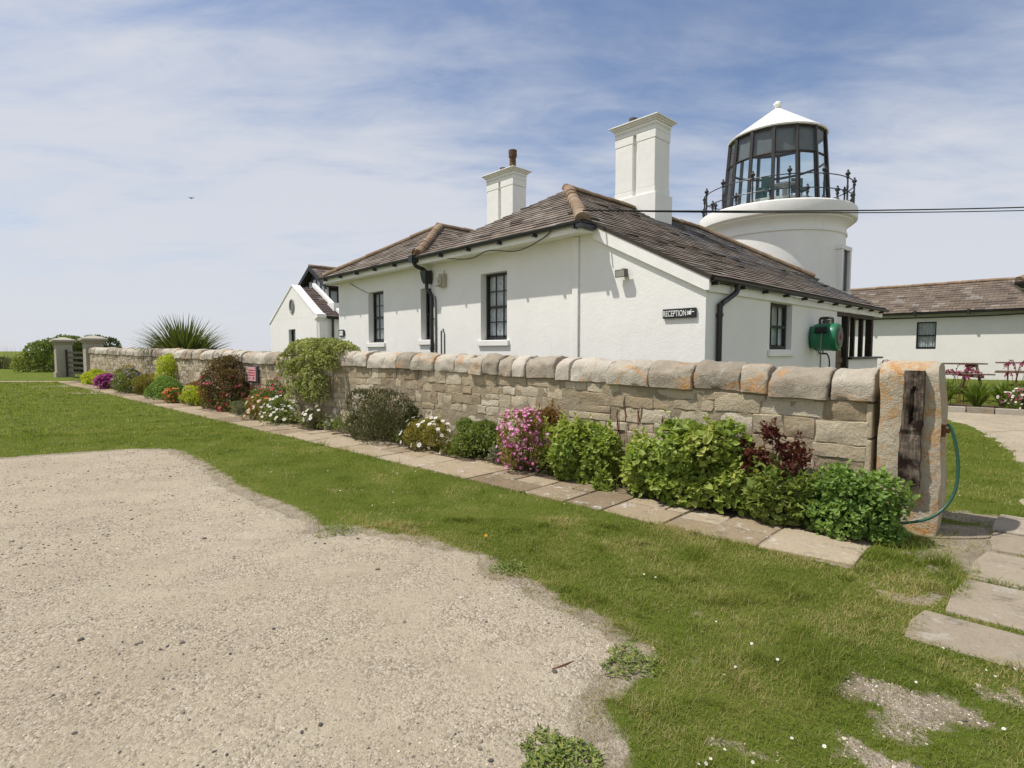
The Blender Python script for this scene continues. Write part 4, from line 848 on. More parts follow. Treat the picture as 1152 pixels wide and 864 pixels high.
def floodlight(fr_pts, label, gp=None):
    (x, y, z), n, a, wd = fr_pts; fl = thing('floodlight', label, 'floodlight', HOUSE, x, y, z, gp); n, a = np.array([*n, 0.]), np.array([*a, 0.]); o = np.array([x, y, z], float)
    m = MB(); m.obox(o - a * 0.03 + n * 0.001 + (0, 0, -0.02), a * 0.06, n * 0.06, (0, 0, 0.10)); m.obox(o - a * wd / 2 + n * 0.05 + (0, 0, -0.055), a * wd, n * 0.08 + np.array([0, 0, -0.012]), n * 0.012 + np.array([0, 0, 0.12])); part('housing', m, plain('flood_grey', (0.10, 0.095, 0.08), 0.5, 0.4, 0.3), fl, bevel=0.006)
    m = MB(); c = o + n * 0.132 + np.array([0, 0, -0.058]); m.obox(c - a * wd * 0.4, a * wd * 0.8, n * 0.004, n * 0.010 + np.array([0, 0, 0.095])); part('lens', m, plain('flood_lens', (0.34, 0.34, 0.30), 0.15, 0.6, 0.1), fl); return fl
floodlight(((0.98, 0.0, 2.83), (0, -1), (1, 0), 0.20), 'grey floodlight high on gable wall under the bargeboard')
floodlight(((2.36, 4.86, 2.17), (1, 0), (0, 1), 0.26), 'black framed floodlight above the green hose reel')
# hose reel
GREENP = plain('green_plastic', (0.008, 0.145, 0.065), 0.35, 0.5, 0.12)
hr = thing('hose_reel', 'green wall mounted hose reel with dark carrying handle', 'hose reel', HOUSE, 2.5, 4.22, 1.6)
m = MB(); RX, RY, RZ = 2.40, 4.22, 1.865
def drum(m, xs, rs):
    n = 28; vs = []
    for x_, r_ in zip(xs, rs): vs += [(x_, RY + 0.25 * r_ * math.cos(2 * math.pi * k / n), RZ + 0.265 * r_ * math.sin(2 * math.pi * k / n)) for k in range(n)]
    m.add(vs, [(k * n + i, k * n + (i + 1) % n, (k + 1) * n + (i + 1) % n, (k + 1) * n + i) for k in range(len(xs) - 1) for i in range(n)] + [tuple(range(n))[::-1], tuple(range((len(xs) - 1) * n, len(xs) * n))])
drum(m, [2.40, 2.43, 2.47, 2.475, 2.485, 2.72, 2.73, 2.735, 2.80, 2.835, 2.845], [0.86, 0.95, 1.0, 1.0, 0.97, 0.97, 1.0, 1.0, 1.0, 0.95, 0.86]); part('drum_case', m, GREENP, hr, smooth=35)
m = MB(); m.box(2.362, 2.398, RY - 0.12, RY + 0.12, RZ - 0.2, RZ + 0.2); part('bracket', m, GREENP, hr)
m = MB(); m.tube(smoothpts([(2.50, RY, RZ + 0.25), (2.50, RY, RZ + 0.34), (2.54, RY, RZ + 0.365), (2.68, RY, RZ + 0.365), (2.72, RY, RZ + 0.34), (2.72, RY, RZ + 0.25)], 4), 0.024, 8); part('handle', m, IRON, hr, smooth=40)
m = MB(); m.obox((2.50, RY - 0.252, RZ + 0.07), (0.20, 0, 0), (0, 0.05, 0.09), (0, -0.05, 0.028)); part('hose_slot', m, BLACK, hr)
m = MB(); m.tube([(2.846, RY, RZ), (2.862, RY, RZ)], 0.165, 24); part('hub_cover', m, plain('hub_grey', (0.15, 0.135, 0.125), 0.5), hr)
m = MB(); m.tube([(2.863, RY, RZ), (2.872, RY, RZ)], 0.035, 12); part('hub_button', m, FRED, hr)
m = MB(); m.tube(smoothpts([(2.62, RY - 0.25, RZ + 0.12), (2.62, RY - 0.285, RZ), (2.61, RY - 0.27, RZ - 0.2), (2.60, RY - 0.22, RZ - 0.5), (2.58, RY - 0.2, 0.9), (2.58, RY - 0.2, 0.1)], 5), 0.012, 7); part('hose', m, plain('grey_hose', (0.16, 0.19, 0.14), 0.5), hr)
ta = thing('garden_tap', 'black outdoor tap with pipework beneath the hose reel', 'tap', HOUSE, 2.42, 4.66, 1.5)
m = MB(); m.tube(smoothpts([(2.39, 4.50, 1.78), (2.39, 4.50, 1.62), (2.41, 4.53, 1.56), (2.42, 4.66, 1.55)], 4), 0.012, 7); m.tube([(2.37, 4.66, 1.55), (2.50, 4.66, 1.55)], 0.018, 8); m.tube([(2.43, 4.66, 1.55), (2.43, 4.66, 1.63)], 0.012, 7); m.tube([(2.43, 4.62, 1.64), (2.43, 4.70, 1.64)], 0.012, 7); m.tube(smoothpts([(2.50, 4.66, 1.55), (2.53, 4.68, 1.48), (2.53, 4.74, 1.35), (2.5, 4.8, 1.0)], 4), 0.014, 7); part('spout', m, IRON, ta)

# ------------------------------------------------------------------ the lighthouse
LX, LY = 9.36, 20.0; PHI = math.atan2(-LY, -LX); DEL = lambda d: PHI + R(d)
lh = thing('lighthouse', 'squat white lighthouse tower with black framed lantern room and conical white roof', 'lighthouse', WORLD, LX, LY)
m = MB()
m.lathe([(2.40, -0.1), (2.21, 5.42), (2.21, 5.44), (2.255, 5.46), (2.255, 5.53), (2.22, 5.55), (2.22, 5.68), (2.235, 5.72), (2.27, 5.78), (2.32, 5.83), (2.38, 5.87), (2.42, 5.89), (2.42, 5.94), (2.49, 5.95), (2.53, 5.98), (2.54, 6.05), (2.54, 6.28), (2.53, 6.34), (2.49, 6.38), (1.6, 6.40), (0.01, 6.40)], 96, (LX, LY))
part('tower', m, WHITE, lh, smooth=28)
n14 = 14; K = [DEL(-3 + 360 / n14 * k) for k in range(n14)]
LP = lambda a, r, z: np.array([LX + r * math.cos(a), LY + r * math.sin(a), z])
rb, rt, zb_, zt_, ztr = 1.72, 1.53, 6.40, 9.0, 8.13; rtr = rb + (rt - rb) * (ztr - zb_) / (zt_ - zb_)
m = MB()
for a in K: m.tube([LP(a, rb, zb_), LP(a, rt, zt_)], 0.068, 4)
for r_, z_, q in ((rb, zb_ + 0.04, 0.055), (rtr, ztr, 0.045), (rt, zt_ - 0.03, 0.06)):
    for i in range(n14): m.tube([LP(K[i], r_, z_), LP(K[(i + 1) % n14], r_, z_)], q, 4)
d0, d1 = K[1], K[2]
for da, db in ((0.08, 0.08), (0.92, 0.92)):
    lerp = lambda s, r, z: LP(d0, r, z) * (1 - s) + LP(d1, r, z) * s
    m.tube([lerp(da, rb, zb_), lerp(da, rtr, ztr)], 0.05, 4)
frm = part('lantern_frame', m, plain('lantern_bronze', (0.022, 0.019, 0.016), 0.4, 0.5, 0.2), lh)
for i in range(n14):
    a, b = K[i], K[(i + 1) % n14]
    m = MB(); m.add([LP(a, rb, zb_), LP(b, rb, zb_), LP(b, rtr, ztr), LP(a, rtr, ztr)], [(0, 1, 2, 3)]); m.add([LP(a, rtr, ztr), LP(b, rtr, ztr), LP(b, rt, zt_), LP(a, rt, zt_)], [(0, 1, 2, 3)]); part('pane', m, LGLASS, frm)
m = MB(); m.lathe([(rt - 0.03, zt_ - 0.01), (0.01, zt_ + 0.35)], n14, (LX, LY), K[0]); part('ceiling', m, plain('lantern_ceiling', (0.25, 0.25, 0.25), 0.9), lh)
m = MB()
for i in range(-3, 3): 
    a, b = K[i % n14], K[(i + 1) % n14]; q = 0.07
    if i == 2 or i == -3: continue
    m.prism([LP(a, rtr - q, ztr + 0.03), LP(b, rtr - q, ztr + 0.03), LP(b, rt - q, zt_ - 0.03), LP(a, rt - q, zt_ - 0.03)], LP(a, -0.02, 0) - LP(a, 0, 0))
part('blind', m, BLIND, lh)
m = MB(); m.lathe([(1.42, 6.42), (1.42, 6.75), (0.01, 6.76)], 24, (LX, LY)); m.lathe([(0.10, 6.7), (0.08, 7.35), (0.40, 7.38), (0.40, 7.42), (0.01, 7.43)], 16, (LX + 0.2, LY - 0.3)); part('viewing_floor', m, plain('interior_pale', (0.62, 0.60, 0.56), 0.8), lh)
SEAT = plain('seat_teal', (0.05, 0.16, 0.15), 0.7)
for dx, dy in ((-0.55, -0.75), (0.55, -0.6), (-0.2, 0.5)):
    m = MB(); m.box(LX + dx - .2, LX + dx + .2, LY + dy - .2, LY + dy + .2, 7.1, 7.16); m.box(LX + dx - .2, LX + dx + .2, LY + dy + .17, LY + dy + .2, 7.16, 7.6)
    for u in (-.17, .17):
        for v_ in (-.17, .17): m.box(LX + dx + u - .015, LX + dx + u + .015, LY + dy + v_ - .015, LY + dy + v_ + .015, 6.76, 7.1)
    part('lantern_seat', m, SEAT, lh)
m = MB(); m.lathe([(rt + 0.02, zt_ + 0.0), (rt + 0.07, zt_ + 0.01), (rt + 0.08, zt_ + 0.05), (0.09, 10.12), (0.06, 10.15), (0.10, 10.18), (0.14, 10.24), (0.13, 10.31), (0.07, 10.36), (0.001, 10.38)], 42, (LX, LY)); part('conical_roof', m, WPAINT, lh, smooth=35)
def rail_post(a, h, r0=2.40):
    m = MB(); c = LP(a, r0, 0); z0 = 6.36
    m.lathe([(0.055, z0), (0.055, z0 + 0.06), (0.032, z0 + 0.09), (0.030, z0 + h * 0.45), (0.036, z0 + h * 0.5), (0.026, z0 + h * 0.55), (0.026, z0 + h - 0.26), (0.05, z0 + h - 0.24), (0.05, z0 + h - 0.20), (0.03, z0 + h - 0.18), (0.035, z0 + h - 0.17), (0.075, z0 + h - 0.12), (0.078, z0 + h - 0.09), (0.035, z0 + h - 0.04), (0.03, z0 + h - 0.02), (0.035, z0 + h), (0.001, z0 + h + 0.04)], 10, (c[0], c[1])); return m
for k in range(14): part('railing_post', rail_post(DEL(9.5 + 360 / 14 * k), 1.02), IRON, lh, smooth=40)
for k in range(14): part('short_post', rail_post(DEL(9.5 + 360 / 14 * (k + 0.5)), 0.44), IRON, lh, smooth=40)
for h in (0.80, 0.36): m = MB(); m.tube([LP(2 * math.pi * k / 84, 2.40, 6.36 + h) for k in range(85)], 0.017, 6); part('rail', m, IRON, lh)
wa = DEL(66); c = LP(wa, 2.22, 0); nx = np.array([math.cos(wa), math.sin(wa), 0]); ax = np.array([-nx[1], nx[0], 0])
m = MB()
for u0, u1, z0, z1 in ((-0.42, -0.30, 3.55, 4.88), (0.30, 0.42, 3.55, 4.88), (-0.46, 0.46, 4.885, 5.02), (-0.50, 0.50, 3.40, 3.545)): m.obox(c + ax * u0 - nx * 0.2 + (0, 0, z0), ax * (u1 - u0), nx * 0.36, (0, 0, z1 - z0))
sw = part('tower_window', m, WHITE, lh, bevel=0.012)
m = MB(); m.obox(c + ax * -0.299 - nx * 0.2 + (0, 0, 3.55), ax * 0.598, nx * 0.27, (0, 0, 1.33)); part('pane', m, plain('dark_pane', (0.03, 0.03, 0.032), 0.1, 0.6), sw)

# ------------------------------------------------------------------ white gabled outbuilding to the left of the cottage
ob = thing('gabled_outbuilding', 'small white gabled outbuilding with round window beside far end of cottage', 'outbuilding', HOUSE, -14.2, 0.65)
gx0, gx1, gy, gyb, ze_, zp_, gxm = -16.35, -12.05, 0.65, -0.4, 2.80, 3.98, -14.1
m = MB(); panel(m, (0, gy), (1, 0), (0, -1), gx0, gx1, -0.1, 2.795, [(-14.50, -13.88, 1.45, 2.40)], 0.25)
m.prism([(gx0, gy, 2.797), (gx1, gy, 2.797), (gx1 + 0.02, gy, ze_ + .04), (gxm, gy, zp_), (gx0, gy, ze_ + .04)], (0, 0.3, 0)); m.box(gx1 - 0.25, gx1, gy + 0.252, gyb + 2, -0.1, 2.79); m.box(gx0, gx0 + .25, gy + 0.252, gyb + 2, -0.1, 2.79); m.box(gx0 + .26, gx1 - .26, gyb + 1.8, gyb + 2.0, -0.1, 3.3); part('wall', m, WHITE2, ob)
m = MB(); m.prism([(gx1 - 0.12, gy - 0.03, 2.68), (gx1 + 0.13, gy - 0.03, 2.74), (gx1 + 0.13, gy - 0.03, 2.86), (gx1 - 0.06, gy - 0.03, 2.90)], (0, 0.32, 0)); m.prism([(gx1, gy + 0.01, -0.1), (gx1 + 0.16, gy + 0.05, -0.1), (gx1 + 0.10, gy + 0.05, 2.6), (gx1, gy + 0.01, 2.6)], (0, 0.28, 0))
sl = (zp_ - ze_) / (gxm - gx1)
for xa, xb in ((gx0 - 0.08, gxm), (gx1 + 0.1, gxm)):
    za = zp_ - abs(xa - gxm) * abs(sl); m.prism([(xa, gy - 0.025, za), (xb, gy - 0.025, zp_), (xb, gy - 0.025, zp_ + 0.045), (xa, gy - 0.025, za + 0.04)], (0, 0.32, 0))
part('kneeler_coping', m, WHITE2, ob)
m = MB()
roof_plane(m, [(gx1 + 0.12, gy + 0.3, ze_ - 0.02), (gx1 + 0.12, gyb + 2, ze_ - 0.02), (gxm, gyb + 2, zp_ - 0.03), (gxm, gy + 0.3, zp_ - 0.03)], 0.2); roof_plane(m, [(gx0 - 0.1, gyb + 2, ze_ - 0.02), (gx0 - 0.1, gy + 0.3, ze_ - 0.02), (gxm, gy + 0.3, zp_ - 0.03), (gxm, gyb + 2, zp_ - 0.03)], 0.2); part('roof', m, SLATE_D, ob)
m = MB(); gutter(m, (gx1 + 0.15, gy + 0.35, ze_ - 0.05), (gx1 + 0.15, gyb + 2, ze_ - 0.05)); m.tube([(gx1 + 0.07, gy + 0.55, 2.74), (gx1 + 0.06, gy + 0.55, 0)], 0.04, 8); part('gutter', m, IRON, ob)
sash(ob, (0, gy), (1, 0), (0, -1), -14.50, -13.88, 1.45, 2.40, 2, 2, 0.10, sill=False, curtain=0.5)
m = MB(); q = np.linspace(0, 2 * math.pi, 25); m.tube([(-14.12 + 0.19 * math.cos(k), gy - 0.01, 3.24 + 0.235 * math.sin(k)) for k in q], 0.035, 8); rw = part('round_window', m, plain('grey_frame', (0.28, 0.27, 0.25), 0.6), ob)
m = MB(); m.prism([(-14.12 + 0.185 * math.cos(k), gy - 0.002, 3.24 + 0.23 * math.sin(k)) for k in q[:-1]], (0, -0.008, 0)); part('pane', m, plain('dull_pane', (0.10, 0.11, 0.10), 0.2, 0.6), rw)
m = MB(); b0 = gy + 0.80
m.prism([(gx1 + 0.22, b0, ze_ - 0.02), (gxm - 0.1, b0, zp_ + 0.04), (gxm - 0.1, b0, zp_ + 0.17), (gx1 + 0.22, b0, ze_ + 0.09)], (0, 0.14, 0)); part('raised_verge', m, WHITE2, ob)

# timber and glass gabled house behind it
th_ = thing('glazed_gable_house', 'dark timber gabled house with glazed upper floor behind the white outbuilding', 'house', HOUSE, -16.6, 5.0)
hx0, hx1, hy, hyb, hz, hp = -18.0, -15.1, 2.5, 9.0, 4.26, 5.12; hm = (hx0 + hx1) / 2
m = MB(); m.box(hx0 + .3, hx1 - .3, hy + 0.12, hyb, -0.1, hz); m.prism([(hx0 + 0.3, hy + 0.12, hz + .001), (hx1 - 0.3, hy + 0.12, hz + .001), (hm, hy + 0.12, hp - 0.12)], (0, hyb - hy - 0.12, 0)); part('wall', m, plain('dark_stain_boarding', (0.05, 0.05, 0.055), 0.7), th_)
m = MB(); roof_plane(m, [(hx1 + 0.1, hy - 0.15, hz - 0.06), (hx1 + 0.1, hyb, hz - 0.06), (hm, hyb, hp), (hm, hy - 0.15, hp)], 0.2); roof_plane(m, [(hx0 - 0.1, hyb, hz - 0.06), (hx0 - 0.1, hy - 0.15, hz - 0.06), (hm, hy - 0.15, hp), (hm, hyb, hp)], 0.2)
r2 = part('roof', m, SLATE_R, th_); m = MB(); ridge(m, (hm, hy - 0.15, hp + .02), (hm, hyb, hp + .02)); part('ridge_tiles', m, RIDGE, r2)
m = MB()
for xa in (hx0 - 0.1, hx1 + 0.1): m.prism([(xa, hy - 0.17, hz - 0.2), (hm, hy - 0.17, hp - 0.16), (hm, hy - 0.17, hp + 0.03), (xa, hy - 0.17, hz - 0.02)], (0, 0.05, 0))
part('bargeboard', m, plain('charcoal_board', (0.03, 0.032, 0.038), 0.6), th_)
for k in range(5):
    m = MB(); xa = hx0 + 0.42 + k * 0.41; zt2 = 4.34 + min(0.30, (0.16 * min(k + 0.6, 4.6 - k))); fr_ = 0.05
    for u0, u1, z0, z1 in ((xa, xa + fr_, 3.5, zt2), (xa + 0.35, xa + 0.35 + fr_, 3.5, zt2), (xa + fr_ + .002, xa + 0.348, 3.5, 3.56), (xa + fr_ + .002, xa + .348, zt2 - .06, zt2)): m.box(u0, u1, hy + 0.06, hy + 0.115, z0, z1)
    wd_ = part('window', m, BLACK, th_); m = MB(); m.box(xa + fr_, xa + 0.35, hy + 0.08, hy + 0.09, 3.56, zt2 - 0.06); part('pane', m, plain('pale_pane', (0.50, 0.53, 0.55), 0.15, 0.6), wd_)
for k in range(4):
    m = MB(); ya = hy + 0.16 + k * 0.46; X_ = hx1 - 0.3; s2 = 0.40
    for u0, u1, z0, z1 in ((ya, ya + .06, 2.95, 4.12), (ya + s2 - .06, ya + s2, 2.95, 4.12), (ya + .062, ya + s2 - .062, 2.95, 3.03), (ya + .062, ya + s2 - .062, 4.04, 4.12), (ya + .062, ya + s2 - .062, 3.42, 3.48)): m.box(X_ + .002, X_ + 0.06, u0, u1, z0, z1)
    wd_ = part('window', m, BLACK, th_); m = MB(); m.box(X_ + .004, X_ + 0.03, ya + .06, ya + s2 - .06, 3.03, 4.04); part('pane', m, plain('sky_pane', (0.36, 0.40, 0.42), 0.1, 0.7), wd_)
m = MB(); m.box(hx1 - 0.32, hx1 - 0.22, hy + 0.02, hy + 0.12, 0, hz); part('corner_post', m, WPAINT, th_); m = MB(); m.box(hx0 + .22, hx0 + .32, hy + .02, hy + .12, 0, hz); part('corner_post', m, WPAINT, th_)

# ------------------------------------------------------------------ long white outbuilding at right
D0 = 22.0
rbld = thing('long_outbuilding', 'long low cream outbuilding with brown slate roof at back of the garden', 'outbuilding', HOUSE, 4, D0)
zE = 3.26
m = MB(); panel(m, (0, D0), (1, 0), (0, -1), -3.6, 14, -0.1, zE - .05, [(0.66, 1.36, 1.69, 2.86)], 0.25); m.box(-3.6, 14, D0 + 3.5, D0 + 3.75, -0.1, 3.1); m.box(-3.6, -3.35, D0 + .252, D0 + 3.49, -0.1, zE - .05); part('wall', m, WHITE2, rbld)
m = MB(); roof_plane(m, [(-3.8, D0 - .28, zE), (14.2, D0 - .28, zE), (14.2, D0 + 2.1, zE + 1.38), (-3.8, D0 + 2.1, zE + 1.38)], 0.22); roof_plane(m, [(14.2, D0 + 4.5, zE), (-3.8, D0 + 4.5, zE), (-3.8, D0 + 2.1, zE + 1.38), (14.2, D0 + 2.1, zE + 1.38)], 0.22); r3 = part('roof', m, SLATE_R, rbld)
ridge_part(r3, (-3.8, D0 + 2.1, zE + 1.39), (14.2, D0 + 2.1, zE + 1.39))
m = MB(); gutter(m, (-3.8, D0 - .33, zE - .03), (14.2, D0 - .33, zE - .03), 0.07); g3 = part('gutter', m, IRON, rbld)
for k in range(9): m = MB(); m.box(-3 + k * 1.8, -2.92 + k * 1.8, D0 - .40, D0 - .2, zE - .15, zE + .07); part('gutter_bracket', m, IRON, g3)
m = MB(); m.tube(smoothpts([(-3.4, D0 - .06, zE - .20), (1.5, D0 - .06, zE - .22), (3.2, D0 - .06, zE - .22), (4.6, D0 - .06, zE - .17), (5.2, D0 - .1, zE - .06)], 5), 0.024, 6); part('cable', m, IRON, rbld)
sash(rbld, (0, D0), (1, 0), (0, -1), 0.66, 1.36, 1.69, 2.86, 1, 2, 0.06, wallmat=WHITE2, sill=False)

# eaves corner of a neighbouring stone building at the right edge
nb = thing('stone_store', 'corner of stone store with orange tiled eaves at right edge', 'store', HOUSE, 6.5, 13)
EX, EY = 4.65, 12.1
m = MB(); m.box(EX + 0.75, EX + 6, EY + 0.75, EY + 6, -0.1, 3.20); part('wall', m, STONE, nb)
m = MB(); roof_plane(m, [(EX, EY, 3.40), (EX + 6, EY, 3.40), (EX + 6, EY + 2.4, 4.7), (EX + 2.4, EY + 2.4, 4.7)], 0.2); roof_plane(m, [(EX, EY + 6, 3.40), (EX, EY, 3.40), (EX + 2.4, EY + 2.4, 4.7), (EX + 2.4, EY + 6, 4.7)], 0.2); ridge(m, (EX + .03, EY + .03, 3.44), (EX + 2.4, EY + 2.4, 4.75), 0.13); part('roof', m, [RIDGE], nb)
m = MB(); m.box(EX + .05, EX + 5.9, EY + .05, EY + 0.748, 3.20, 3.27); m.box(EX + .05, EX + 0.748, EY + .75, EY + 6, 3.20, 3.27); part('soffit', m, PALEST, nb)
m = MB(); gutter(m, (EX - .05, EY - .06, 3.38), (EX + 6, EY - .06, 3.38), 0.07); gutter(m, (EX - .06, EY - .05, 3.38), (EX - .06, EY + 6, 3.38), 0.07); m.tube([(EX + .05, EY - 0.0, 3.33), (EX + 0.45, EY + 0.4, 2.98), (EX + 0.68, EY + 0.68, 2.78), (EX + .68, EY + 0.68, 0)], 0.05, 8); part('gutter', m, IRON, nb)

# ------------------------------------------------------------------ overhead wires
CABM = plain('black_cable', (0.02, 0.02, 0.02), 0.6)
def wire(p, q, sag, r_): 
    p, q = np.array(p, float), np.array(q, float); m = MB(); m.tube([p + (q - p) * t - np.array([0, 0, sag * 4 * t * (1 - t)]) for t in np.linspace(0, 1, 40)], r_, 6); return m
pw = HOUSE.world(0.42, -0.38); A = (pw[0], pw[1], 3.86); B = (16.5, 13.2, 5.16)
solo('overhead_cable', wire(A, B, 0.10, 0.013), CABM, 'upper black overhead cable crossing in front of the lighthouse', 'cable', group='overhead cables')
solo('overhead_cable', wire(A, (16.5, 13.2, 5.07), 0.11, 0.010), CABM, 'lower thinner overhead cable crossing in front of the lighthouse', 'cable', group='overhead cables')
# a bird gliding in the open sky
bd = MB(); BX, BY, BZ = -17.1, 30.0, 9.75
bd.lathe([(0.005, -0.17), (0.04, -0.10), (0.06, 0.0), (0.045, 0.10), (0.02, 0.15), (0.004, 0.19)], 8); vb = bd.v[0]; bd.v[0] = np.stack([vb[:, 2], vb[:, 0], vb[:, 1]], 1)
for s_ in (-1, 1): bd.prism([(0.07, s_ * 0.03, 0.03), (0.05, s_ * 0.22, 0.09), (-0.04, s_ * 0.40, 0.05), (-0.06, s_ * 0.22, 0.08), (-0.07, s_ * 0.03, 0.02)], (0, 0, -0.012))
bd.prism([(-0.15, -0.02, 0), (-0.15, 0.02, 0), (-0.27, 0.06, 0), (-0.27, -0.06, 0)], (0, 0, 0.01))
o = bd.build('bird', plain('dark_plumage', (0.03, 0.03, 0.035), 0.8)); o.location = (BX, BY, BZ); o.scale = (0.55,) * 3; o.rotation_euler = (R(12), 0, R(-20)); tag(o, 'small dark bird gliding alone in open sky left of cottage', 'bird')
# ------------------------------------------------------------------ plants
def unit(v): return v / (np.linalg.norm(v, axis=-1, keepdims=True) + 1e-9)
def leaves(mb, P, D, N, L, W, tint, fine=True, fold=0.25, mat=0, droop=0.15):
    """P base, D axis, N leaf normal, L length, W half-width ratio"""
    D = unit(D); S = unit(np.cross(D, N)); N = np.cross(S, D); L = L[:, None]; n = len(P)
    if fine:
        V = np.stack([P, P + D * L * .30 + S * L * W + N * L * W * fold, P + D * L * .68 + S * L * W * .82 + N * L * (W * fold - droop * .45), P + D * L - N * L * droop,
                      P + D * L * .68 - S * L * W * .82 + N * L * (W * fold - droop * .45), P + D * L * .30 - S * L * W + N * L * W * fold], 1)
        F = np.array([[0, 1, 2, 3], [0, 3, 4, 5]])
    else:
        V = np.stack([P, P + D * L * .5 + S * L * W + N * L * W * fold, P + D * L - N * L * droop, P + D * L * .5 - S * L * W + N * L * W * fold], 1)
        F = np.array([[0, 1, 2], [0, 2, 3]])
    k = V.shape[1]; Fa = (F[None] + (np.arange(n) * k)[:, None, None]).reshape(-1, F.shape[1]); mb.addn(V, Fa, np.repeat(tint, 2), mat)
def lobes(rx, ry, h, nl, spread=0.62, rmin=0.22, rmax=0.42, low=0.0):
    c = []; s = (rx + ry) / 2
    for i in range(nl):
        a = RNG.uniform(0, 6.283); q = math.sqrt(RNG.random()) * spread; zz = low + RNG.random() ** 0.8 * (1 - low) * math.sqrt(max(0.05, 1 - (q / max(spread, .01)) ** 2 * 0.75))
        r_ = RNG.uniform(rmin, rmax); c.append((rx * q * math.cos(a), ry * q * math.sin(a), min(zz * h, h * (1 - r_ * 0.6)), r_ * min(s, h), r_ * min(s, h) * RNG.uniform(0.8, 1.1)))
    return np.array(c)
def on_lobes(c, n, inner=0.2, zmin=0.02):
    k = RNG.integers(0, len(c), n * 2); d = unit(RNG.normal(size=(n * 2, 3)) + np.array([0, 0, 0.35])); rad = np.where(RNG.random(n * 2) < inner, RNG.uniform(0.3, 0.9, n * 2), RNG.uniform(0.88, 1.12, n * 2))
    P = c[k, :3] + d * rad[:, None] * np.stack([c[k, 3], c[k, 3], c[k, 4]], 1)
    # keep points not deep inside another lobe
    dmin = np.full(len(P), 9.0)
    for q in c: dmin = np.minimum(dmin, np.linalg.norm((P - q[:3]) / np.array([q[3], q[3], q[4]]), axis=1))
    ok = (P[:, 2] > zmin) & ((dmin > 0.80) | (RNG.random(len(P)) < inner)); P, d, k = P[ok][:n], d[ok][:n], k[ok][:n]
    return P, d, k
def discs(mb, P, N, r_, petals=8, tint=None, cup=0.15, eye=0.3, mats=(0, 1)):
    """little flowers: a ring of petals with an eye"""
    N = unit(N); A = unit(np.cross(N, RNG.normal(size=N.shape))); B = np.cross(N, A); n = len(P); m = petals * 2
    q = np.arange(m) * 2 * math.pi / m; rr = np.where(np.arange(m) % 2 == 0, 1.0, 0.62); r_ = np.asarray(r_)[:, None, None]
    ring = P[:, None] + r_ * rr[None, :, None] * (np.cos(q)[None, :, None] * A[:, None] + np.sin(q)[None, :, None] * B[:, None]) + r_ * cup * N[:, None] * rr[None, :, None]
    V = np.concatenate([P[:, None], ring], 1); F = np.array([(0, 1 + i, 1 + (i + 1) % m) for i in range(m)]); Fa = (F[None] + (np.arange(n) * (m + 1))[:, None, None]).reshape(-1, 3)
    mb.addn(V, Fa, np.repeat(RNG.random(n) if tint is None else tint, m), mats[0])
    if eye:
        q = np.arange(6) * math.pi / 3; c = P + N * r_[:, 0] * 0.10
        ring = c[:, None] + r_ * eye * (np.cos(q)[None, :, None] * A[:, None] + np.sin(q)[None, :, None] * B[:, None]); V = np.concatenate([(c + N * r_[:, 0] * 0.12)[:, None], ring], 1)
        F = np.array([(0, 1 + i, 1 + (i + 1) % 6) for i in range(6)]); mb.addn(V, (F[None] + (np.arange(n) * 7)[:, None, None]).reshape(-1, 3), np.full(n * 6, 0.5), mats[1])
def stems_mb(c, n, r_=0.006, h0=0.0):
    m = MB()
    for i in range(n):
        q = c[i % len(c)]; b = np.array([q[0] * 0.25 + RNG.normal() * 0.03, q[1] * 0.25 + RNG.normal() * 0.03, h0 - 0.02]); t = q[:3] + RNG.normal(size=3) * 0.04
        mid = b + (t - b) * 0.5 + np.array([0, 0, 0.1 * t[2]]); m.tube([b, mid, t], [r_ * 1.4, r_, r_ * 0.6], 5)
    return m
BLOOM = {}
def blooms(root, nm, mats, P, N, rad, pet, eye=0.3):
    """one child object per flower (the hundred nearest), the rest together"""
    for i in range(min(100, len(P))):
        key = (nm, mats[0].name, mats[-1].name, pet, i % 5, eye)
        if key not in BLOOM:
            m = MB(); discs(m, np.zeros((1, 3)), np.array([[0, 0, 1.0]]), np.array([1.0]), pet, np.array([0.1 + 0.2 * (i % 5)]), eye=eye); BLOOM[key] = m.build('flower', mats); o = BLOOM[key]
        else: o = BLOOM[key].copy(); COL.objects.link(o)
        o.parent = root; o.location = P[i]; o.rotation_euler = Vector(N[i]).to_track_quat('Z', 'Y').to_euler(); o.scale = (rad[i],) * 3
    if len(P) > 100:
        m = MB(); discs(m, P[100:], N[100:], rad[100:], pet, eye=eye); tag(m.build('flower_mass', mats, root), kind='stuff')
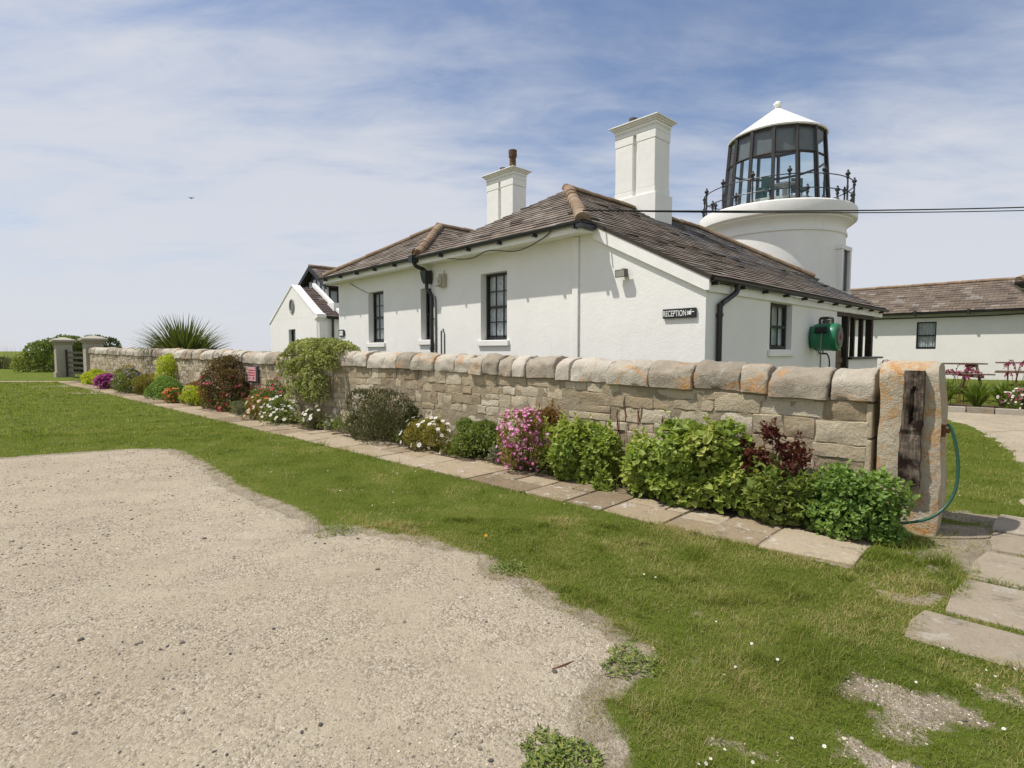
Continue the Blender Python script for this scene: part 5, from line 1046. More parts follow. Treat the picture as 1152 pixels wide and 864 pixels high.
def plant(name, label, x, y, rx, ry, h, leafmat, n, L, W=0.3, nl=14, fine=True, up=0.4, out=0.8, cat='plant', group=None, flowers=None, zb=0.0, stemmat=None, fr=WALL, c=None, low=0.0, droop=0.15, rmin=.22, rmax=.42, inner=0.2, extra=None, spread=.62, fold=.25, shoots=2.2):
    if fr is WALL and c is None:
        rx *= 1.32 if x > -11 else 1.7; ry *= 1.2 if x > -11 else 1.35; n = int(n * (1.5 if x > -11 else 2.0)); nl = int(nl * 1.3); x -= 0.12
    r0 = thing(name, label, cat, fr, x, y, zb, group); c = lobes(rx, ry, h, nl, low=low, rmin=rmin, rmax=rmax, spread=spread) if c is None else c
    P, d, k = on_lobes(c, n, inner); lt = RNG.normal(0.5, 0.12, len(c))
    D = unit(d * out + RNG.normal(size=d.shape) * 0.55 + np.array([0, 0, up])); N = unit(np.array([0, 0, 0.75]) + d * 0.7 + RNG.normal(size=d.shape) * 0.38)
    m = MB(); Ls = L * RNG.uniform(0.6, 1.25, len(P)); leaves(m, P - D * Ls[:, None] * 0.4, D, N, Ls, W, np.clip(lt[k] + RNG.normal(0, 0.16, len(P)), 0, 1), fine, droop=droop, fold=fold)
    fo = m.build('foliage', leafmat, r0); fo.rotation_euler = (0, 0, -r0.rotation_euler[2] if False else 0)
    if shoots and fine:
        q, d2, k2 = on_lobes(c, int(shoots * len(c)), 0.0, 0.05); P2 = []; D2 = []; T2 = []
        for i in range(len(q)):
            ax_ = unit(d2[i] * 0.8 + np.array([0, 0, 0.9]) + RNG.normal(size=3) * 0.25); ln_ = L * RNG.uniform(0.8, 2.2)
            for j in range(7):
                f_ = j / 6; P2.append(q[i] + ax_ * ln_ * f_); sd2 = unit(np.cross(ax_, RNG.normal(size=3))); D2.append(sd2 * (1 - 0.5 * f_) + ax_ * (0.35 + 0.5 * f_)); T2.append(min(1, max(0, lt[k2[i]] + 0.12 * f_ + RNG.normal() * 0.12)))
        P2, D2 = np.array(P2), np.array(D2); leaves(m, P2, D2, np.array([0, 0, 1.0]) + 0.4 * RNG.normal(size=P2.shape) + 0.5 * D2, L * RNG.uniform(0.5, 1.0, len(P2)), W, np.array(T2), fine, droop=droop, fold=fold); fo.data.name = 'foliage_old'; bpy.data.objects.remove(fo); fo = m.build('foliage', leafmat, r0)
    if stemmat is not False: stems_mb(c, min(2 * len(c), 26)).build('stems', stemmat or STEM, r0)
    if flowers:
        for (nm, mats, nf, fr_, pet, sel) in flowers:
            Pf, df, kf = on_lobes(c, nf * 3, 0.0, 0.03)
            ok = sel(Pf, df) if sel else np.ones(len(Pf), bool); Pf, df = Pf[ok][:nf], df[ok][:nf]
            if len(Pf) == 0: continue
            Nf = unit(df + np.array([0.05, -0.25, 0.5]) + RNG.normal(size=df.shape) * 0.3); Pf = Pf + df * fr_ * 1.2 + np.array([0, 0, fr_ * .5]); Rf = fr_ * RNG.uniform(0.75, 1.2, len(Pf))
            order = np.argsort(Pf[:, 1]); Pf, Nf, Rf = Pf[order], Nf[order], Rf[order]; blooms(r0, nm, mats, Pf, Nf, Rf, pet)
    return r0, c
G = dict(
    mint=mk_leaf('bright_green_leaf', (0.144, 0.207, 0.036), (0.276, 0.351, 0.067), (0.458, 0.466, 0.137), 0.35, 0.45),
    mid=mk_leaf('mid_green_leaf', (0.100, 0.139, 0.032), (0.184, 0.241, 0.050), (0.297, 0.315, 0.077), 0.3, 0.5),
    ger=mk_leaf('geranium_leaf', (0.111, 0.188, 0.043), (0.188, 0.295, 0.063), (0.289, 0.375, 0.097), 0.35, 0.5),
    lime=mk_leaf('lime_leaf', (0.256, 0.314, 0.028), (0.455, 0.512, 0.044), (0.619, 0.627, 0.076), 0.35, 0.5),
    vari=mk_leaf('variegated_leaf', (0.15, 0.18, 0.045), (0.34, 0.36, 0.12), (0.56, 0.56, 0.27), 0.3, 0.5),
    grey=mk_leaf('grey_green_leaf', (0.053, 0.062, 0.020), (0.101, 0.103, 0.035), (0.161, 0.157, 0.059), 0.2, 0.6),
    sage=mk_leaf('blue_grey_leaf', (0.134, 0.141, 0.083), (0.230, 0.231, 0.140), None, 0.2, 0.6),
    dark=mk_leaf('dark_bronze_leaf', (0.068, 0.050, 0.018), (0.134, 0.095, 0.031), (0.220, 0.132, 0.044), 0.25, 0.5),
    red=mk_leaf('dark_red_leaf', (0.058, 0.017, 0.013), (0.124, 0.035, 0.023), (0.196, 0.068, 0.033), 0.3, 0.45),
    olive=mk_leaf('olive_leaf', (0.154, 0.141, 0.028), (0.269, 0.231, 0.044), (0.402, 0.314, 0.076), 0.3, 0.5),
    brown=mk_leaf('reddish_stem_leaf', (0.173, 0.091, 0.037), (0.269, 0.141, 0.051), (0.230, 0.198, 0.051), 0.3, 0.6),
    hedge=mk_leaf('hedge_leaf', (0.052, 0.075, 0.016), (0.104, 0.127, 0.025), (0.173, 0.178, 0.040), 0.2, 0.6),
    flax=mk_leaf('flax_blade', (0.070, 0.095, 0.022), (0.125, 0.155, 0.040), (0.26, 0.25, 0.10), 0.2, 0.35, spec=0.5),
    flax_old=mk_leaf('flax_blade_old', (0.105, 0.103, 0.023), (0.182, 0.174, 0.044), (0.383, 0.288, 0.095), 0.2, 0.35, spec=0.5),
    iris=mk_leaf('sword_leaf', (0.086, 0.141, 0.023), (0.163, 0.240, 0.037), (0.269, 0.330, 0.063), 0.3, 0.4))
front = lambda P, d: d[:, 1] < 0.35
fronttop = lambda P, d: (d[:, 1] < 0.45) & (d[:, 2] > -0.2)
# from the near gatepost leftwards along the foot of the wall  (x = along the wall, y = away from the yard)
plant('geranium_plant', 'low bushy green geranium foliage at foot of lichened gatepost', -1.0, 5.55, 0.36, 0.30, 0.52, G['ger'], 3800, 0.048, 0.40, 30, up=0.25, droop=0.2, cat='plant', spread=.7)
plant('leafy_plant', 'dark green leafy growth under the red leaved shrub', -1.62, 5.46, 0.36, 0.28, 0.46, G['mid'], 1700, 0.085, 0.30, 14, droop=0.3)
c = lobes(0.36, 0.26, 0.90, 22, low=0.30, rmin=0.12, rmax=0.34, spread=.85)
plant('red_shrub', 'dark red leaved rose shrub against wall near the gatepost', -1.80, 5.62, 0.27, 0.22, 0.86, G['red'], 1500, 0.050, 0.32, c=c, stemmat=RSTEM, up=0.5, shoots=4)
plant('lemon_balm', 'largest bright green leafy bush left of the dark red shrub', -2.46, 5.52, 0.64, 0.34, 0.82, G['mint'], 4800, 0.072, 0.40, 34, up=0.25, droop=0.28, rmin=.2, rmax=.34, spread=.75)
plant('lemon_balm', 'rounded bright green leafy bush right of the pink flowers', -4.02, 5.62, 0.52, 0.38, 0.72, G['mint'], 3600, 0.070, 0.38, 26, up=0.25, droop=0.28, rmin=.2, rmax=.34, spread=.72)
r0 = thing('dead_flower_stems', 'tall thin reddish seed stems rising behind bright green bushes', 'plant', WALL, -3.45, 5.82); m = MB(); mh = MB()
for i in range(5):
    bx = RNG.normal() * 0.28; tz = RNG.uniform(0.75, 1.02); m.tube([(bx * .6, 0, 0), (bx * .8, -.01, tz * .5), (bx + RNG.normal() * .03, -.02, tz)], 0.004, 4)
    mh = MB(); mh.tube([(bx, -.02, tz - 0.19), (bx + .012, -.025, tz - 0.12), (bx - .01, -.015, tz - 0.06), (bx + .004, -.02, tz + 0.01)], [0.004, 0.011, 0.010, 0.004], 6); mh.build('seed_head', RSTEM, r0)
m.build('stems', RSTEM, r0)
plant('weed', 'small bright green weed growing between flagstones and bush', -3.42, 5.28, 0.13, 0.10, 0.17, G['mint'], 260, 0.07, 0.2, 6, up=0.5)
plant('pink_daisy', 'bushy pink daisy covered in bright flowers against stone wall', -4.72, 5.42, 0.44, 0.36, 0.78, G['olive'], 2200, 0.05, 0.16, 20, up=0.5, cat='flowering plant', rmin=.24, rmax=.38,
      flowers=[('flowers', [FP, FPE], 330, 0.030, 9, lambda P, d: (d[:, 1] < 0.5) & (P[:, 0] - 0.15 * P[:, 2] < 0.30))])
plant('brown_stemmed_plant', 'straggly plant with brownish leaves behind the pink daisy', -4.72, 5.80, 0.34, 0.12, 0.86, G['brown'], 700, 0.075, 0.14, 10, up=0.9, stemmat=RSTEM, low=.4)
plant('leafy_plant', 'fresh green feathery plant left of the pink daisy', -5.95, 5.66, 0.42, 0.30, 0.60, G['mid'], 2600, 0.060, 0.20, 16, up=0.55)
plant('sage_plant', 'small blue grey plant tucked beside the pink daisy', -5.28, 5.50, 0.20, 0.18, 0.26, G['sage'], 600, 0.045, 0.2, 8)
plant('white_daisy', 'spreading white daisy with yellowing leaves between two green bushes', -6.85, 5.55, 0.50, 0.34, 0.48, G['olive'], 2200, 0.05, 0.16, 14, up=0.6, cat='flowering plant',
      flowers=[('flowers', [FW, FY], 46, 0.042, 9, front)])
plant('low_shrub', 'small dark green shrub growing close against the wall', -7.75, 5.80, 0.28, 0.14, 0.66, G['hedge'], 1300, 0.04, 0.25, 10, low=.2)
plant('lavender_bush', 'largest grey green bush with fine dark leaves beside flagstones', -8.45, 5.55, 0.85, 0.44, 0.84, G['grey'], 9500, 0.050, 0.15, 44, up=0.8, fine=False, cat='bush', rmin=.18, rmax=.36, spread=.72)
plant('white_daisy', 'small white daisy clump at the left end of grey green bush', -10.55, 5.45, 0.34, 0.26, 0.42, G['grey'], 1000, 0.05, 0.16, 10, up=0.5, cat='flowering plant', flowers=[('flowers', [FW, FY], 26, 0.046, 9, front)])
# variegated shrub tumbling over the wall
cc = []
for i in range(64):
    u = RNG.uniform(-1, 1); s_ = RNG.random(); wdt = 1.30 * (1 - 0.60 * max(0, s_ - 0.35))
    y = 6.25 - 0.50 * min(1, s_ * 2.2); z = 1.74 - 0.14 * u * u - max(0, s_ - 0.30) * 1.65; cc.append((u * wdt + 0.1 * s_, y - 6.0, z, 0.17, 0.15))
for i in range(14): u = RNG.uniform(-1, 1); cc.append((u * 1.1, RNG.uniform(0.1, 0.6), 1.72 - 0.25 * u * u, 0.20, 0.17))
plant('trailing_shrub', 'pale yellow green variegated shrub tumbling over top of stone wall', -11.75, 6.0, 1.2, 0.5, 1.9, G['vari'], 9500, 0.062, 0.32, c=np.array(cc), fine=False, cat='shrub', stemmat=False, up=-0.15, droop=0.3)
plant('white_daisy', 'dense white daisy clump below the pink wall notice', -12.0, 5.30, 0.48, 0.30, 0.52, G['mid'], 1500, 0.055, 0.16, 12, up=0.5, fine=False, cat='flowering plant', flowers=[('flowers', [FW, FY], 85, 0.040, 8, fronttop)])
plant('pale_pink_flowers', 'pale peach flowering clump between white daisies and grey cushion', -13.0, 5.28, 0.36, 0.28, 0.50, G['olive'], 1200, 0.055, 0.18, 10, fine=False, cat='flowering plant', flowers=[('flowers', [FPALE, FY], 80, 0.036, 7, front), ('orange_flowers', [FOR, FOR], 12, 0.04, 7, fronttop)])
plant('red_valerian', 'red flowering shrub against the wall below the pink notice', -13.55, 5.72, 0.55, 0.22, 0.86, G['mid'], 1700, 0.065, 0.2, 14, fine=False, cat='flowering plant', flowers=[('flowers', [FRED, FRED], 90, 0.045, 6, fronttop)])
plant('grey_cushion', 'small grey green cushion plant beside dark red bush', -14.25, 5.28, 0.24, 0.2, 0.33, G['sage'], 700, 0.04, 0.2, 8, fine=False)
plant('bronze_bush', 'large dark bronze bush dotted with red flowers against the wall', -15.9, 5.62, 0.92, 0.42, 1.42, G['dark'], 6500, 0.060, 0.24, 40, fine=False, cat='bush', stemmat=WOOD, rmin=.16, rmax=.34, flowers=[('flowers', [FRED, FRED], 75, 0.045, 6, lambda P, d: front(P, d) & (P[:, 2] < 0.95))])
plant('lime_cushion', 'lime green cushion plant left of dark bronze bush', -17.75, 5.32, 0.34, 0.26, 0.56, G['lime'], 1300, 0.05, 0.25, 10, fine=False)
plant('orange_flowers', 'bright orange flowering clump beside flagstones', -19.2, 5.22, 0.30, 0.22, 0.40, G['mid'], 700, 0.05, 0.2, 8, fine=False, cat='flowering plant', flowers=[('flowers', [FOR, FOR], 130, 0.04, 7, front)])
plant('brown_stemmed_plant', 'reddish brown plant at foot of wall behind orange flowers', -18.7, 5.75, 0.5, 0.18, 0.62, G['brown'], 900, 0.07, 0.2, 10, fine=False)
plant('leafy_plant', 'broad mid green plant in front of tall lime shrub', -21.2, 5.42, 0.78, 0.36, 0.66, G['ger'], 2800, 0.075, 0.25, 18, fine=False)
cc = lobes(0.46, 0.34, 2.0, 34, spread=.6, rmin=.5, rmax=.85)
plant('lime_shrub', 'tall lime green shrub rising above the top of wall', -22.2, 5.85, 0.46, 0.34, 2.0, G['lime'], 5200, 0.075, 0.25, c=cc, fine=False, cat='shrub', stemmat=WOOD)
plant('leafy_plant', 'olive green plant right of the mauve flowers', -23.6, 5.5, 0.45, 0.3, 0.72, G['olive'], 1500, 0.07, 0.2, 12, fine=False)
plant('mauve_flowers', 'rounded green plant with mauve flowers near the far end of bed', -25.2, 5.35, 0.72, 0.4, 0.82, G['mid'], 2600, 0.07, 0.22, 18, fine=False, cat='flowering plant', flowers=[('flowers', [FMAU, FMAU], 110, 0.05, 6, fronttop)])
plant('magenta_flowers', 'vivid magenta flowering mound at far end of bed', -28.6, 5.25, 0.55, 0.40, 0.50, G['mid'], 900, 0.06, 0.2, 12, fine=False, cat='flowering plant', flowers=[('flowers', [FM, FM], 700, 0.06, 6, None)])
plant('yellow_shrub', 'straw yellow low shrub between magenta mound and stone pillar', -32.5, 5.5, 1.3, 0.5, 0.62, G['lime'], 2200, 0.09, 0.22, 20, fine=False, cat='shrub')
plant('leafy_plant', 'dull green low plant against wall behind the magenta mound', -28.0, 5.8, 1.1, 0.25, 0.85, G['olive'], 1600, 0.09, 0.22, 16, fine=False)

n = 9000; x = -1.6 - 34 * RNG.random(n) ** 1.25; y = 5.92 - 0.62 * RNG.random(n) ** 0.8; h = fbm(x * 1.6 + 5, y * 3 + 9, 4); k = h > 0.42; x, y, h = x[k], y[k], h[k]; n = len(x)
z = 0.03 + np.clip(h - 0.42, 0, 1) * RNG.random(n) ** 0.7 * 1.5 * np.clip((6.1 - 5.3 + (y - 5.3)) / 1.0, 0.25, 1)
P = np.stack([*[x * WALL.x[i] + y * WALL.y[i] for i in (0, 1)], z], 1); D = unit(RNG.normal(size=(n, 3)) * 0.7 + np.array([0, 0, 0.8])); m = MB()
leaves(m, P, D, np.array([0, 0, 1.0]) + RNG.normal(size=(n, 3)) * 0.6, RNG.uniform(0.03, 0.07, n) * np.clip(-x / 8, 0.9, 1.8), 0.24, np.clip(fbm(x * 2.2 + 70, y * 2, 3) * 1.5 - 0.25 + RNG.normal(0, 0.12, n), 0, 1), False); tag(m.build('bed_ground_cover', G['mid']), 'low mixed greenery filling the bed between the plants', None, None, 'stuff')
# New Zealand flax beyond the wall
def sword_plant(name, label, fr, x, y, n, h, spread, wd, mat, cat='plant', arch=0.5, zb=0.0, group=None, extra=None):
    m = MB(); ns = 6; V = []; T = []
    for i in range(n):
        a = RNG.uniform(0, 6.283); lean = RNG.random() ** 0.7 * spread; L = h * RNG.uniform(0.65, 1.1) * (1 - 0.12 * lean); b = np.array([math.cos(a), math.sin(a), 0.0]); s_ = np.array([-b[1], b[0], 0.0]); q0 = b * RNG.random() * 0.25 * spread * h * 0.4
        tw = RNG.normal() * 0.5; rows = []
        for k in range(ns + 1):
            u = k / ns; th_ = lean * (0.55 + arch * u * u); p = q0 + b * L * u * math.sin(th_) + np.array([0, 0, L * u * math.cos(th_)]); w_ = wd * (1 - u ** 2.2) * 0.5 + 0.001; sw = s_ * math.cos(tw) + b * math.sin(tw) * 0.6
            rows += [p - sw * w_, p + b * w_ * 0.5, p + sw * w_]
        V.append(rows); T.append(np.full(ns * 2, np.clip(RNG.normal(0.5, 0.22), 0, 1)))
    F = np.array([(k * 3 + j, k * 3 + j + 1, k * 3 + j + 4, k * 3 + j + 3) for k in range(ns) for j in range(2)]); Fa = (F[None] + (np.arange(n) * (ns + 1) * 3)[:, None, None]).reshape(-1, 4); m.addn(np.array(V), Fa, np.concatenate(T))
    r0 = thing(name, label, cat, fr, x, y, zb, group); m.build('blades', mat, r0); return r0
sword_plant('flax_plant', 'huge spiky flax plant rising behind the stone wall', WALL, -25.5, 7.3, 900, 3.0, 0.66, 0.14, G['flax'], arch=0.9)

# hedges and bushes beyond the lawn
def hedge(name, label, fr, x, y, rx, ry, h, n, L, nl, mat, cat='hedge', **k):
    return plant(name, label, x, y, rx, ry, h, mat, n, L, 0.3, nl, fine=False, cat=cat, fr=fr, stemmat=WOOD, up=0.5, **k)
cc = np.array([(RNG.uniform(-11, 9), RNG.uniform(-1.2, 1.2), RNG.uniform(0.0, 0.6), 0.75, RNG.uniform(0.45, 0.62)) for i in range(120)])
hedge('field_hedge', 'low rough hedge along the far left edge of lawn', WORLD, -47, 50, 10, 1.5, 1.6, 15000, 0.18, 0, G['hedge'], c=cc)
cc = np.array([(RNG.uniform(-16, 10), RNG.uniform(-1.0, 1.0), RNG.uniform(0.0, 0.6), 0.9, RNG.uniform(0.4, 0.62)) for i in range(90)])
hedge('far_hedge', 'distant low scrub seen between flax plant and white outbuilding', WORLD, -26, 62, 16, 1.4, 1.5, 5000, 0.18, 0, G['hedge'], c=cc)
cc = np.array([(RNG.uniform(-2.6, 2.6), RNG.uniform(-.8, .8), RNG.uniform(0.3, 1.75) , 0.85, 0.8) for i in range(30)]); cc[:, 2] *= 1 - 0.45 * (np.abs(cc[:, 0]) / 2.8) ** 2
hedge('round_bush', 'dense dark bush behind free standing stone pillar', WORLD, -34.6, 43.0, 2.6, 1.2, 2.5, 11000, 0.19, 0, G['mid'], 'bush', c=cc * np.array([1, 1, 1.28, 1, 1]))
cc = np.array([(RNG.uniform(-1.5, 1.5), RNG.uniform(-.6, .6), RNG.uniform(0.3, 1.9), 0.75, 0.7) for i in range(20)])
hedge('round_bush', 'dense dark bush behind pillar at end of stone wall', WORLD, -31.4, 42.5, 1.5, 1.0, 2.5, 6000, 0.19, 0, G['hedge'], 'bush', c=cc * np.array([1, 1, 1.15, 1, 1]))
m = MB(); n = 420; a = np.stack([RNG.uniform(-57, -37, n), RNG.uniform(48.5, 50, n), np.zeros(n)], 1); hh = RNG.uniform(1.6, 2.5, n); s_ = RNG.normal(size=(n, 2)) * 0.16
V = np.stack([a + [-0.014, 0, 0], a + [0.014, 0, 0], a + np.stack([s_[:, 0], s_[:, 1], hh], 1)], 1); m.addn(V, np.arange(n * 3).reshape(-1, 3), RNG.random(n)); tag(m.build('tall_grass', STRAW), 'wispy tall grass stems along the far hedge', None, None, 'stuff')

# garden at right: iris bed, flowers, edging, tables
BED = lambda px: None
bedf = Frame(12.1, 15.2, -38)
m = MB()
for k in range(9): m.box(-1.9 + k * 0.56, -1.9 + k * 0.56 + 0.54, -1.0, -0.86, -0.05, 0.17 + random.uniform(-.02, .02), random.random())
solo('bed_edging', m, PALEST, 'low stone edging along the right hand flower bed', 'edging', bedf, 0, -0.93, 0, bevel=0.012)
m = MB(); v, f = grid_mesh(np.linspace(-2, 4, 20), np.linspace(-0.86, 2.0, 12), lambda X, Y: 0.08 + 0.03 * fbm(X * 4, Y * 4, 2)); m.addn(v, f, 0.5); o = m.build('bed_soil', SOIL); o.location = (12.1, 15.2, 0); o.rotation_euler = (0, 0, R(-38)); tag(o, 'soil of the right hand flower bed', None, None, 'structure')
m = MB(); v, f = grid_mesh(np.linspace(-7, 7, 30), np.linspace(0.6, 9, 20), lambda X, Y: 0.50 * np.clip((Y - 0.7) / 0.8, 0, 1) + 0.02 * fbm(X * 3, Y * 3, 2) - 0.02); m.addn(v, f, 0.5); o = m.build('garden_terrace', LAWN, smooth=True); o.location = (12.1, 15.2, 0); o.rotation_euler = (0, 0, R(-38)); tag(o, 'raised garden lawn behind the right hand bed', None, None, 'structure')
for i, (x, y, hgt, lab) in enumerate([(-1.2, 0.35, 0.7, 'broad green iris clump at back of bed near the gatepost'), (-0.45, 0.4, 0.75, 'broad green iris clump at back of bed behind tallest clump'), (1.15, 0.35, 0.8, 'broad green iris clump at back of bed behind white flowers'), (-1.55, 0.1, 0.62, 'dark green sword leaved clump nearest the gatepost in right bed'), (-0.85, -0.2, 0.66, 'green iris clump second from gatepost in right bed'), (-0.15, -0.1, 0.78, 'tallest green iris clump in middle of right bed'), (0.55, -0.1, 0.80, 'green iris clump just left of the white flowers'), (1.7, 0.3, 0.85, 'green iris clump behind white flowers at right edge')]):
    sword_plant('iris_plant', lab, bedf, x, y, 190, hgt, 0.85, 0.045, G['iris'], arch=0.5, zb=0.08, group='iris clumps in the right bed')
plant('white_flowers', 'white and pink flowering clump by edging at right edge', 1.45, -0.55, 0.62, 0.3, 0.52, G['mid'], 1500, 0.06, 0.2, 14, fine=False, fr=bedf, zb=0.08, cat='flowering plant', flowers=[('flowers', [FW, FY], 110, 0.035, 7, None), ('crimson_flowers', [FCRIM, FCRIM], 60, 0.035, 6, lambda P, d: P[:, 2] > 0.2)])
plant('white_flowers', 'small pale flowering clump at foot of the iris leaves', -0.7, -0.62, 0.35, 0.2, 0.3, G['mid'], 700, 0.06, 0.2, 8, fine=False, fr=bedf, zb=0.08, cat='flowering plant', flowers=[('flowers', [FW, FY], 30, 0.03, 7, None)])
def wand_flowers(x, y, n, h, lab):
    r0 = thing('wand_flowers', lab, 'flowering plant', bedf, x, y, 0.08, 'crimson wand flowers in the right bed'); s = MB(); P = []; D = []
    for i in range(n):
        a = RNG.normal() * 0.35; hh = h * RNG.uniform(0.75, 1.1); bx = RNG.normal() * 0.22; dx = RNG.choice([-1, 1]) * RNG.uniform(.15, .35); pts = [(bx, 0, 0), (bx + dx * .2, a * .2, hh * .6), (bx + dx * .55, a * .4, hh * .95), (bx + dx, a * .5, hh * 1.0), (bx + dx * 1.3, a * .5, hh * .9)]
        sp = smoothpts(pts, 5); s.tube(sp, 0.006, 4)
        for q in sp[9:]:
            for j in range(2): P.append(np.array(q) + RNG.normal(size=3) * 0.02 - [0, 0, .02]); D.append(RNG.normal(size=3) - [0, 0, .8])
    s.build('stems', RSTEM, r0); P, D = np.array(P), unit(np.array(D)); k = np.argsort(P[:, 1]); blooms(r0, 'flower', [FCRIM], P[k], D[k], np.full(len(P), 0.026), 6, eye=0)
wand_flowers(-1.35, 0.6, 8, 1.15, 'arching crimson flowered wands nearest the gatepost'); wand_flowers(0.1, 0.8, 10, 1.1, 'arching crimson flowered wands in middle of right bed'); wand_flowers(1.5, 0.7, 14, 1.25, 'tallest arching crimson flowered wands at right edge')
def table(x, y, rot, lab):
    fr = Frame(x, y, rot); t = thing('picnic_table', lab, 'picnic table', fr, 0, 0, 0, 'brown picnic tables'); t.location.z = 0.49
    for k in range(5): m = MB(); m.box(-0.9, 0.9, -0.37 + k * 0.15, -0.37 + k * 0.15 + 0.135, 0.715, 0.755); part('top_board', m, TEAK, t, bevel=0.005)
    for s_ in (-1, 1):
        for k in range(2): m = MB(); m.box(-0.9, 0.9, s_ * 0.72 - 0.14 + k * 0.15, s_ * 0.72 - 0.14 + k * 0.15 + 0.135, 0.42, 0.455); part('seat_board', m, TEAK, t, bevel=0.005)
        m = MB(); X = s_ * 0.62; m.box(X - 0.02, X + 0.02, -0.86, 0.86, 0.33, 0.418); m.box(X - 0.02, X + 0.02, -0.36, 0.36, 0.63, 0.713); part('cross_beam', m, TEAK, t)
        for q in (-1, 1): m = MB(); m.prism([(X + 0.022, q * 0.62, 0), (X + 0.022, q * 0.72, 0), (X + 0.022, q * 0.32, 0.71), (X + 0.022, q * 0.22, 0.71)], (0.04, 0, 0)); part('leg', m, TEAK, t)
table(13.2, 16.8, -20, 'brown timber picnic table just behind the gatepost'); table(16.6, 17.6, -42, 'brown timber picnic table partly hidden by crimson flowers')

# broad weeds and a dandelion in the lawn
def rosette(x, y, n, L, lab, nm='weed', z=0.01):
    r0 = thing(nm, lab, 'weed', WORLD, x, y, z, 'weeds in the lawn'); a = RNG.uniform(0, 6.283, n); rad = RNG.random(n) ** 0.6 * L * 1.1 * (0.7 + 0.6 * np.abs(np.sin(a * 1.5 + x * 9))); P = np.stack([np.cos(a) * rad, np.sin(a) * rad, RNG.uniform(0.0, 0.028, n) * (1 - rad / L * 0.6)], 1); b = RNG.uniform(0, 6.283, n)
    D = np.stack([np.cos(b), np.sin(b), RNG.uniform(0.1, 0.9, n)], 1); m = MB(); leaves(m, P, D, np.tile([0, 0, 1.0], (n, 1)) + RNG.normal(size=(n, 3)) * 0.25, 0.026 * RNG.uniform(0.5, 1.3, n), 0.18, RNG.random(n)); m.build('leaves', G['mid'], r0); return r0
rosette(0.60, 3.28 - 0.55, 420, 0.12, 'dark green dock clump on edge of gravel yard'); rosette(-0.02, 3.95, 380, 0.11, 'dark green plantain patch where lawn meets gravel'); rosette(0.17, 2.06, 1100, 0.13, 'rounded clover patch at the bottom edge of gravel')
rosette(-1.55, 4.80, 420, 0.14, 'small grass tuft standing alone in the gravel edge')
dn = thing('dandelion', 'single orange yellow dandelion flower in the lawn', 'flower', WORLD, -0.22, 4.55); m = MB(); m.tube([(0, 0, 0), (0, 0, 0.05)], 0.003, 5); m.build('stem', STEM, dn)
m = MB(); discs(m, np.array([[0, 0, 0.052], [0, 0, 0.058]]), np.array([[0.1, -0.5, 1.0], [0.1, -0.5, 1.0]]), np.array([0.018, 0.012]), 12, eye=0); m.build('flower_head', FDY, dn)
m = MB(); m.tube([(0.20, 2.66, 0.018), (0.26, 2.69, 0.022), (0.315, 2.735, 0.018)], [0.004, 0.005, 0.003], 6); m.tube([(0.26, 2.69, 0.022), (0.272, 2.675, 0.024)], 0.0025, 5); o = m.build('twig', plain('red_brown_twig', (0.16, 0.075, 0.05), 0.8)); tag(o, 'thin reddish twig lying on the gravel', 'twig')

# ------------------------------------------------------------------ mown grass: real blades, thinning with distance
def lawn_ok(X, Y, rnd):
    g = sdist(X, Y, GRAV) + (fbm(X * 4 + 3, Y * 4 + 8, 4) - 0.5) * 0.30; ok = rnd > np.clip((g + 0.22 + (fbm(X * 7 + 2, Y * 7 + 5, 3) - 0.5) * 0.30) / 0.30, 0, 1) * 1.005
    g2 = sdist(X, Y, GPATH) + (fbm(X * 4 + 3, Y * 4 + 8, 4) - 0.5) * 0.3; ok &= rnd > np.clip((g2 + 0.06) / 0.12, 0, 1)
    b = bare_mask(X, Y); ok &= rnd > np.clip((b + (fbm(X * 9, Y * 9, 4) - 0.5) * 1.5 - 0.26) * 1.7, 0, 0.96)
    x, y = WALL.local(X, Y)
    ok &= ~((x < -0.92) & (x > -37) & (y > 4.575 + 0.05 * (vnoise(x * 5, y * 0 + 3) - 0.5)) & (y < 6.6)); ok &= ~((x < -1.0) & (y > 6.0) & (x > -37))
    for x0, x1, y0, y1 in [(-0.46, 1.1, 3.70, 4.16), (-0.32, 1.2, 4.20, 4.92), (-0.26, 1.2, 4.99, 5.74), (-0.2, 1.2, 5.82, 6.4), (-0.2, 1.2, 6.46, 7.1)]: ok &= ~((x > x0 + 0.03 + 0.05 * vnoise(x * 9, y * 9)) & (x < x1) & (y > y0 + 0.03 * vnoise(x * 8, y * 8 + 4)) & (y < y1 - 0.03 * vnoise(x * 8 + 9, y * 8)))
    ok &= ~((x > -1.02) & (x < -0.54) & (y > 5.93) & (y < 6.44)); ok &= Y < 40
    return ok
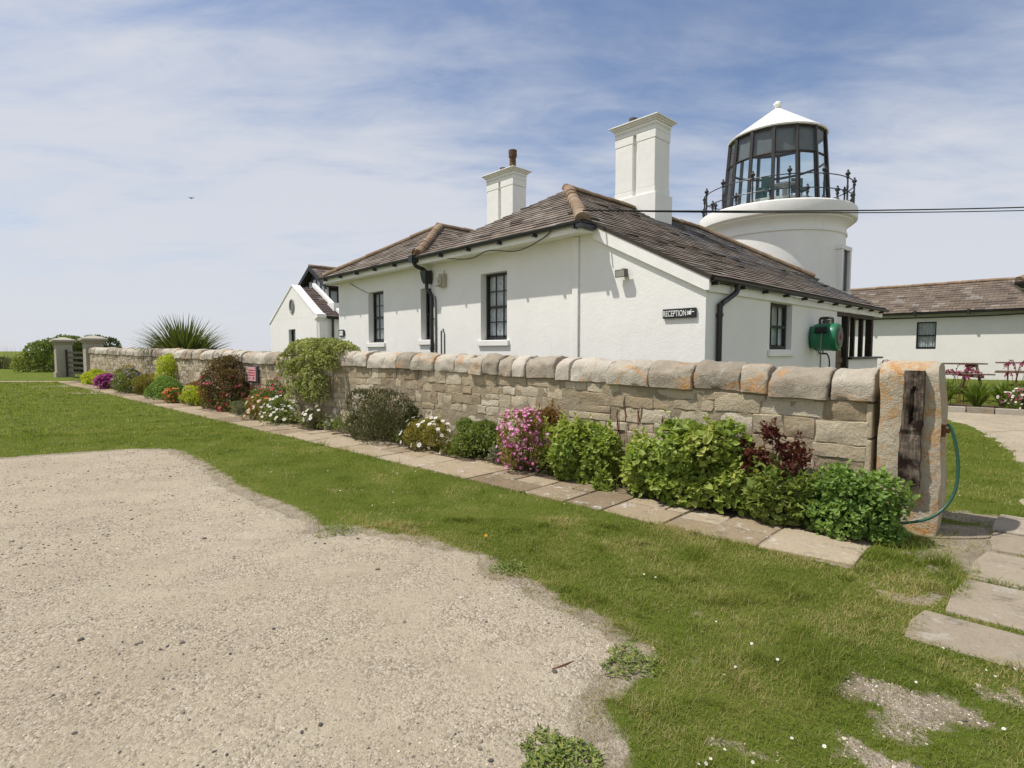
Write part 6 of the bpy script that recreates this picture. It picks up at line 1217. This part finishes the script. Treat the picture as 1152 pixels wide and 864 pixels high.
def grass(n, r0, r1, pw, h0, h1, wd, segs, lo=35, hi=152):
    r_ = r0 + (r1 - r0) * RNG.random(n) ** pw; th = RNG.uniform(R(lo), R(hi), n); X, Y = r_ * np.cos(th), r_ * np.sin(th); k = lawn_ok(X, Y, RNG.random(n)); X, Y, r_ = X[k], Y[k], r_[k]; n = len(X)
    clump = fbm(X * 3.5 + 11, Y * 3.5 + 4, 4); tuft = np.clip((fbm(X * 5.5 + 81, Y * 5.5 + 24, 3) - 0.60) * 7, 0, 1); H = (h0 + (h1 - h0) * RNG.random(n)) * (0.45 + 0.9 * clump + 1.3 * tuft); x, y = WALL.local(X, Y)
    H *= 1 + 0.9 * np.exp(-np.maximum(0, 4.56 - y) / 0.05) * (x < -0.9) * (x > -9) + 1.3 * np.exp(-((x + 0.55) ** 2 + (y - 5.3) ** 2) / 0.20)
    gd = sdist(X, Y, GRAV); H *= 1 - 0.45 * np.exp(-(np.maximum(-gd, 0) / 0.12))
    a = RNG.uniform(0, 6.283, n); D = np.stack([np.cos(a), np.sin(a), np.zeros(n)], 1); S_ = np.stack([-np.sin(a), np.cos(a), np.zeros(n)], 1); ln = RNG.uniform(0.4, 1.7, n)[:, None] * H[:, None]
    B = np.stack([X, Y, undul(X, Y) - 0.002], 1); w_ = (wd * RNG.uniform(0.7, 1.3, n) * np.clip(r_ / 3.0, 0.9, 9))[:, None]; Z = np.array([0, 0, 1.0])
    dry = np.clip((fbm(X * 1.9 + 150, Y * 1.9 + 60, 5) - 0.50) * 5.5, 0, 1) * np.clip(1.6 - r_ / 9, 0.25, 1)
    tint = np.clip(0.06 + 0.74 * fbm(X * 3.1 + 50, Y * 3.1, 5) + 0.55 * dry * RNG.random(n) ** 0.6 - 0.10 * tuft + 0.13 * np.clip(1.5 - r_ / 5.2, 0, 1) + RNG.normal(0, 0.13, n) + 0.30 * (RNG.random(n) < 0.07) + 0.55 * np.exp(-(np.maximum(-gd, 0) / 0.14)) * RNG.random(n), 0, 1)  # tint also lifted near the viewer, offsetting the blades' shade on each other
    m = MB()
    if segs:
        V = np.stack([B - S_ * w_, B + S_ * w_, B + S_ * w_ * .75 + D * ln * .35 + Z * H[:, None] * .62, B - S_ * w_ * .75 + D * ln * .35 + Z * H[:, None] * .62, B + D * ln + Z * H[:, None] * .95], 1)
        i = (np.arange(n) * 5)[:, None]; v0 = m.nv; m.addn(V, np.array([[0, 1, 2, 3]]) + i, tint); m.l.append((np.array([[3, 2, 4]]) + i).ravel()); m.n.append(np.full(n, 3)); m.uv.append(np.zeros((n * 3, 2))); m.t.append(tint); m.m.append(np.zeros(n, int))
    else:
        V = np.stack([B - S_ * w_, B + S_ * w_, B + D * ln * .8 + Z * H[:, None]], 1); m.addn(V, np.arange(n * 3).reshape(-1, 3), tint)
    return m
gA = grass(270000, 1.5, 5.2, 0.85, 0.009, 0.031, 0.0014, True); tag(gA.build('grass', GRASSM), 'short mown grass of the near lawn', None, None, 'stuff')
gB = grass(260000, 5.0, 14, 1.0, 0.014, 0.04, 0.0014, False); tag(gB.build('grass', GRASSM), 'short mown grass of the middle lawn', None, None, 'stuff')
gC = grass(120000, 13.5, 38, 1.0, 0.02, 0.05, 0.0019, False, 95, 150); tag(gC.build('grass', GRASSM), 'short mown grass of the far lawn', None, None, 'stuff')
gD = grass(1500, 1.5, 4.2, 0.9, 0.015, 0.05, 0.0009, True, 35, 95); tag(gD.build('dry_grass', STRAW), 'dry straw coloured stalks among the near grass', None, None, 'stuff')
n = 900; r_ = 1.8 + 14 * RNG.random(n) ** 1.3; th = RNG.uniform(R(36), R(140), n); X, Y = r_ * np.cos(th), r_ * np.sin(th); k = lawn_ok(X, Y, np.full(n, .3)) & (fbm(X * 1.2 + 70, Y * 1.2, 3) > 0.52) & (sdist(X, Y, GRAV) < -0.25); X, Y = X[k], Y[k]
m = MB(); discs(m, np.stack([X, Y, undul(X, Y) + RNG.uniform(0.03, 0.05, len(X))], 1), np.tile([0.0, -0.3, 1.0], (len(X), 1)) + RNG.normal(size=(len(X), 3)) * 0.25, RNG.uniform(0.006, 0.0095, len(X)), 9); tag(m.build('lawn_daisies', [FW, FY]), 'tiny white daisies dotted through the lawn', None, None, 'stuff')
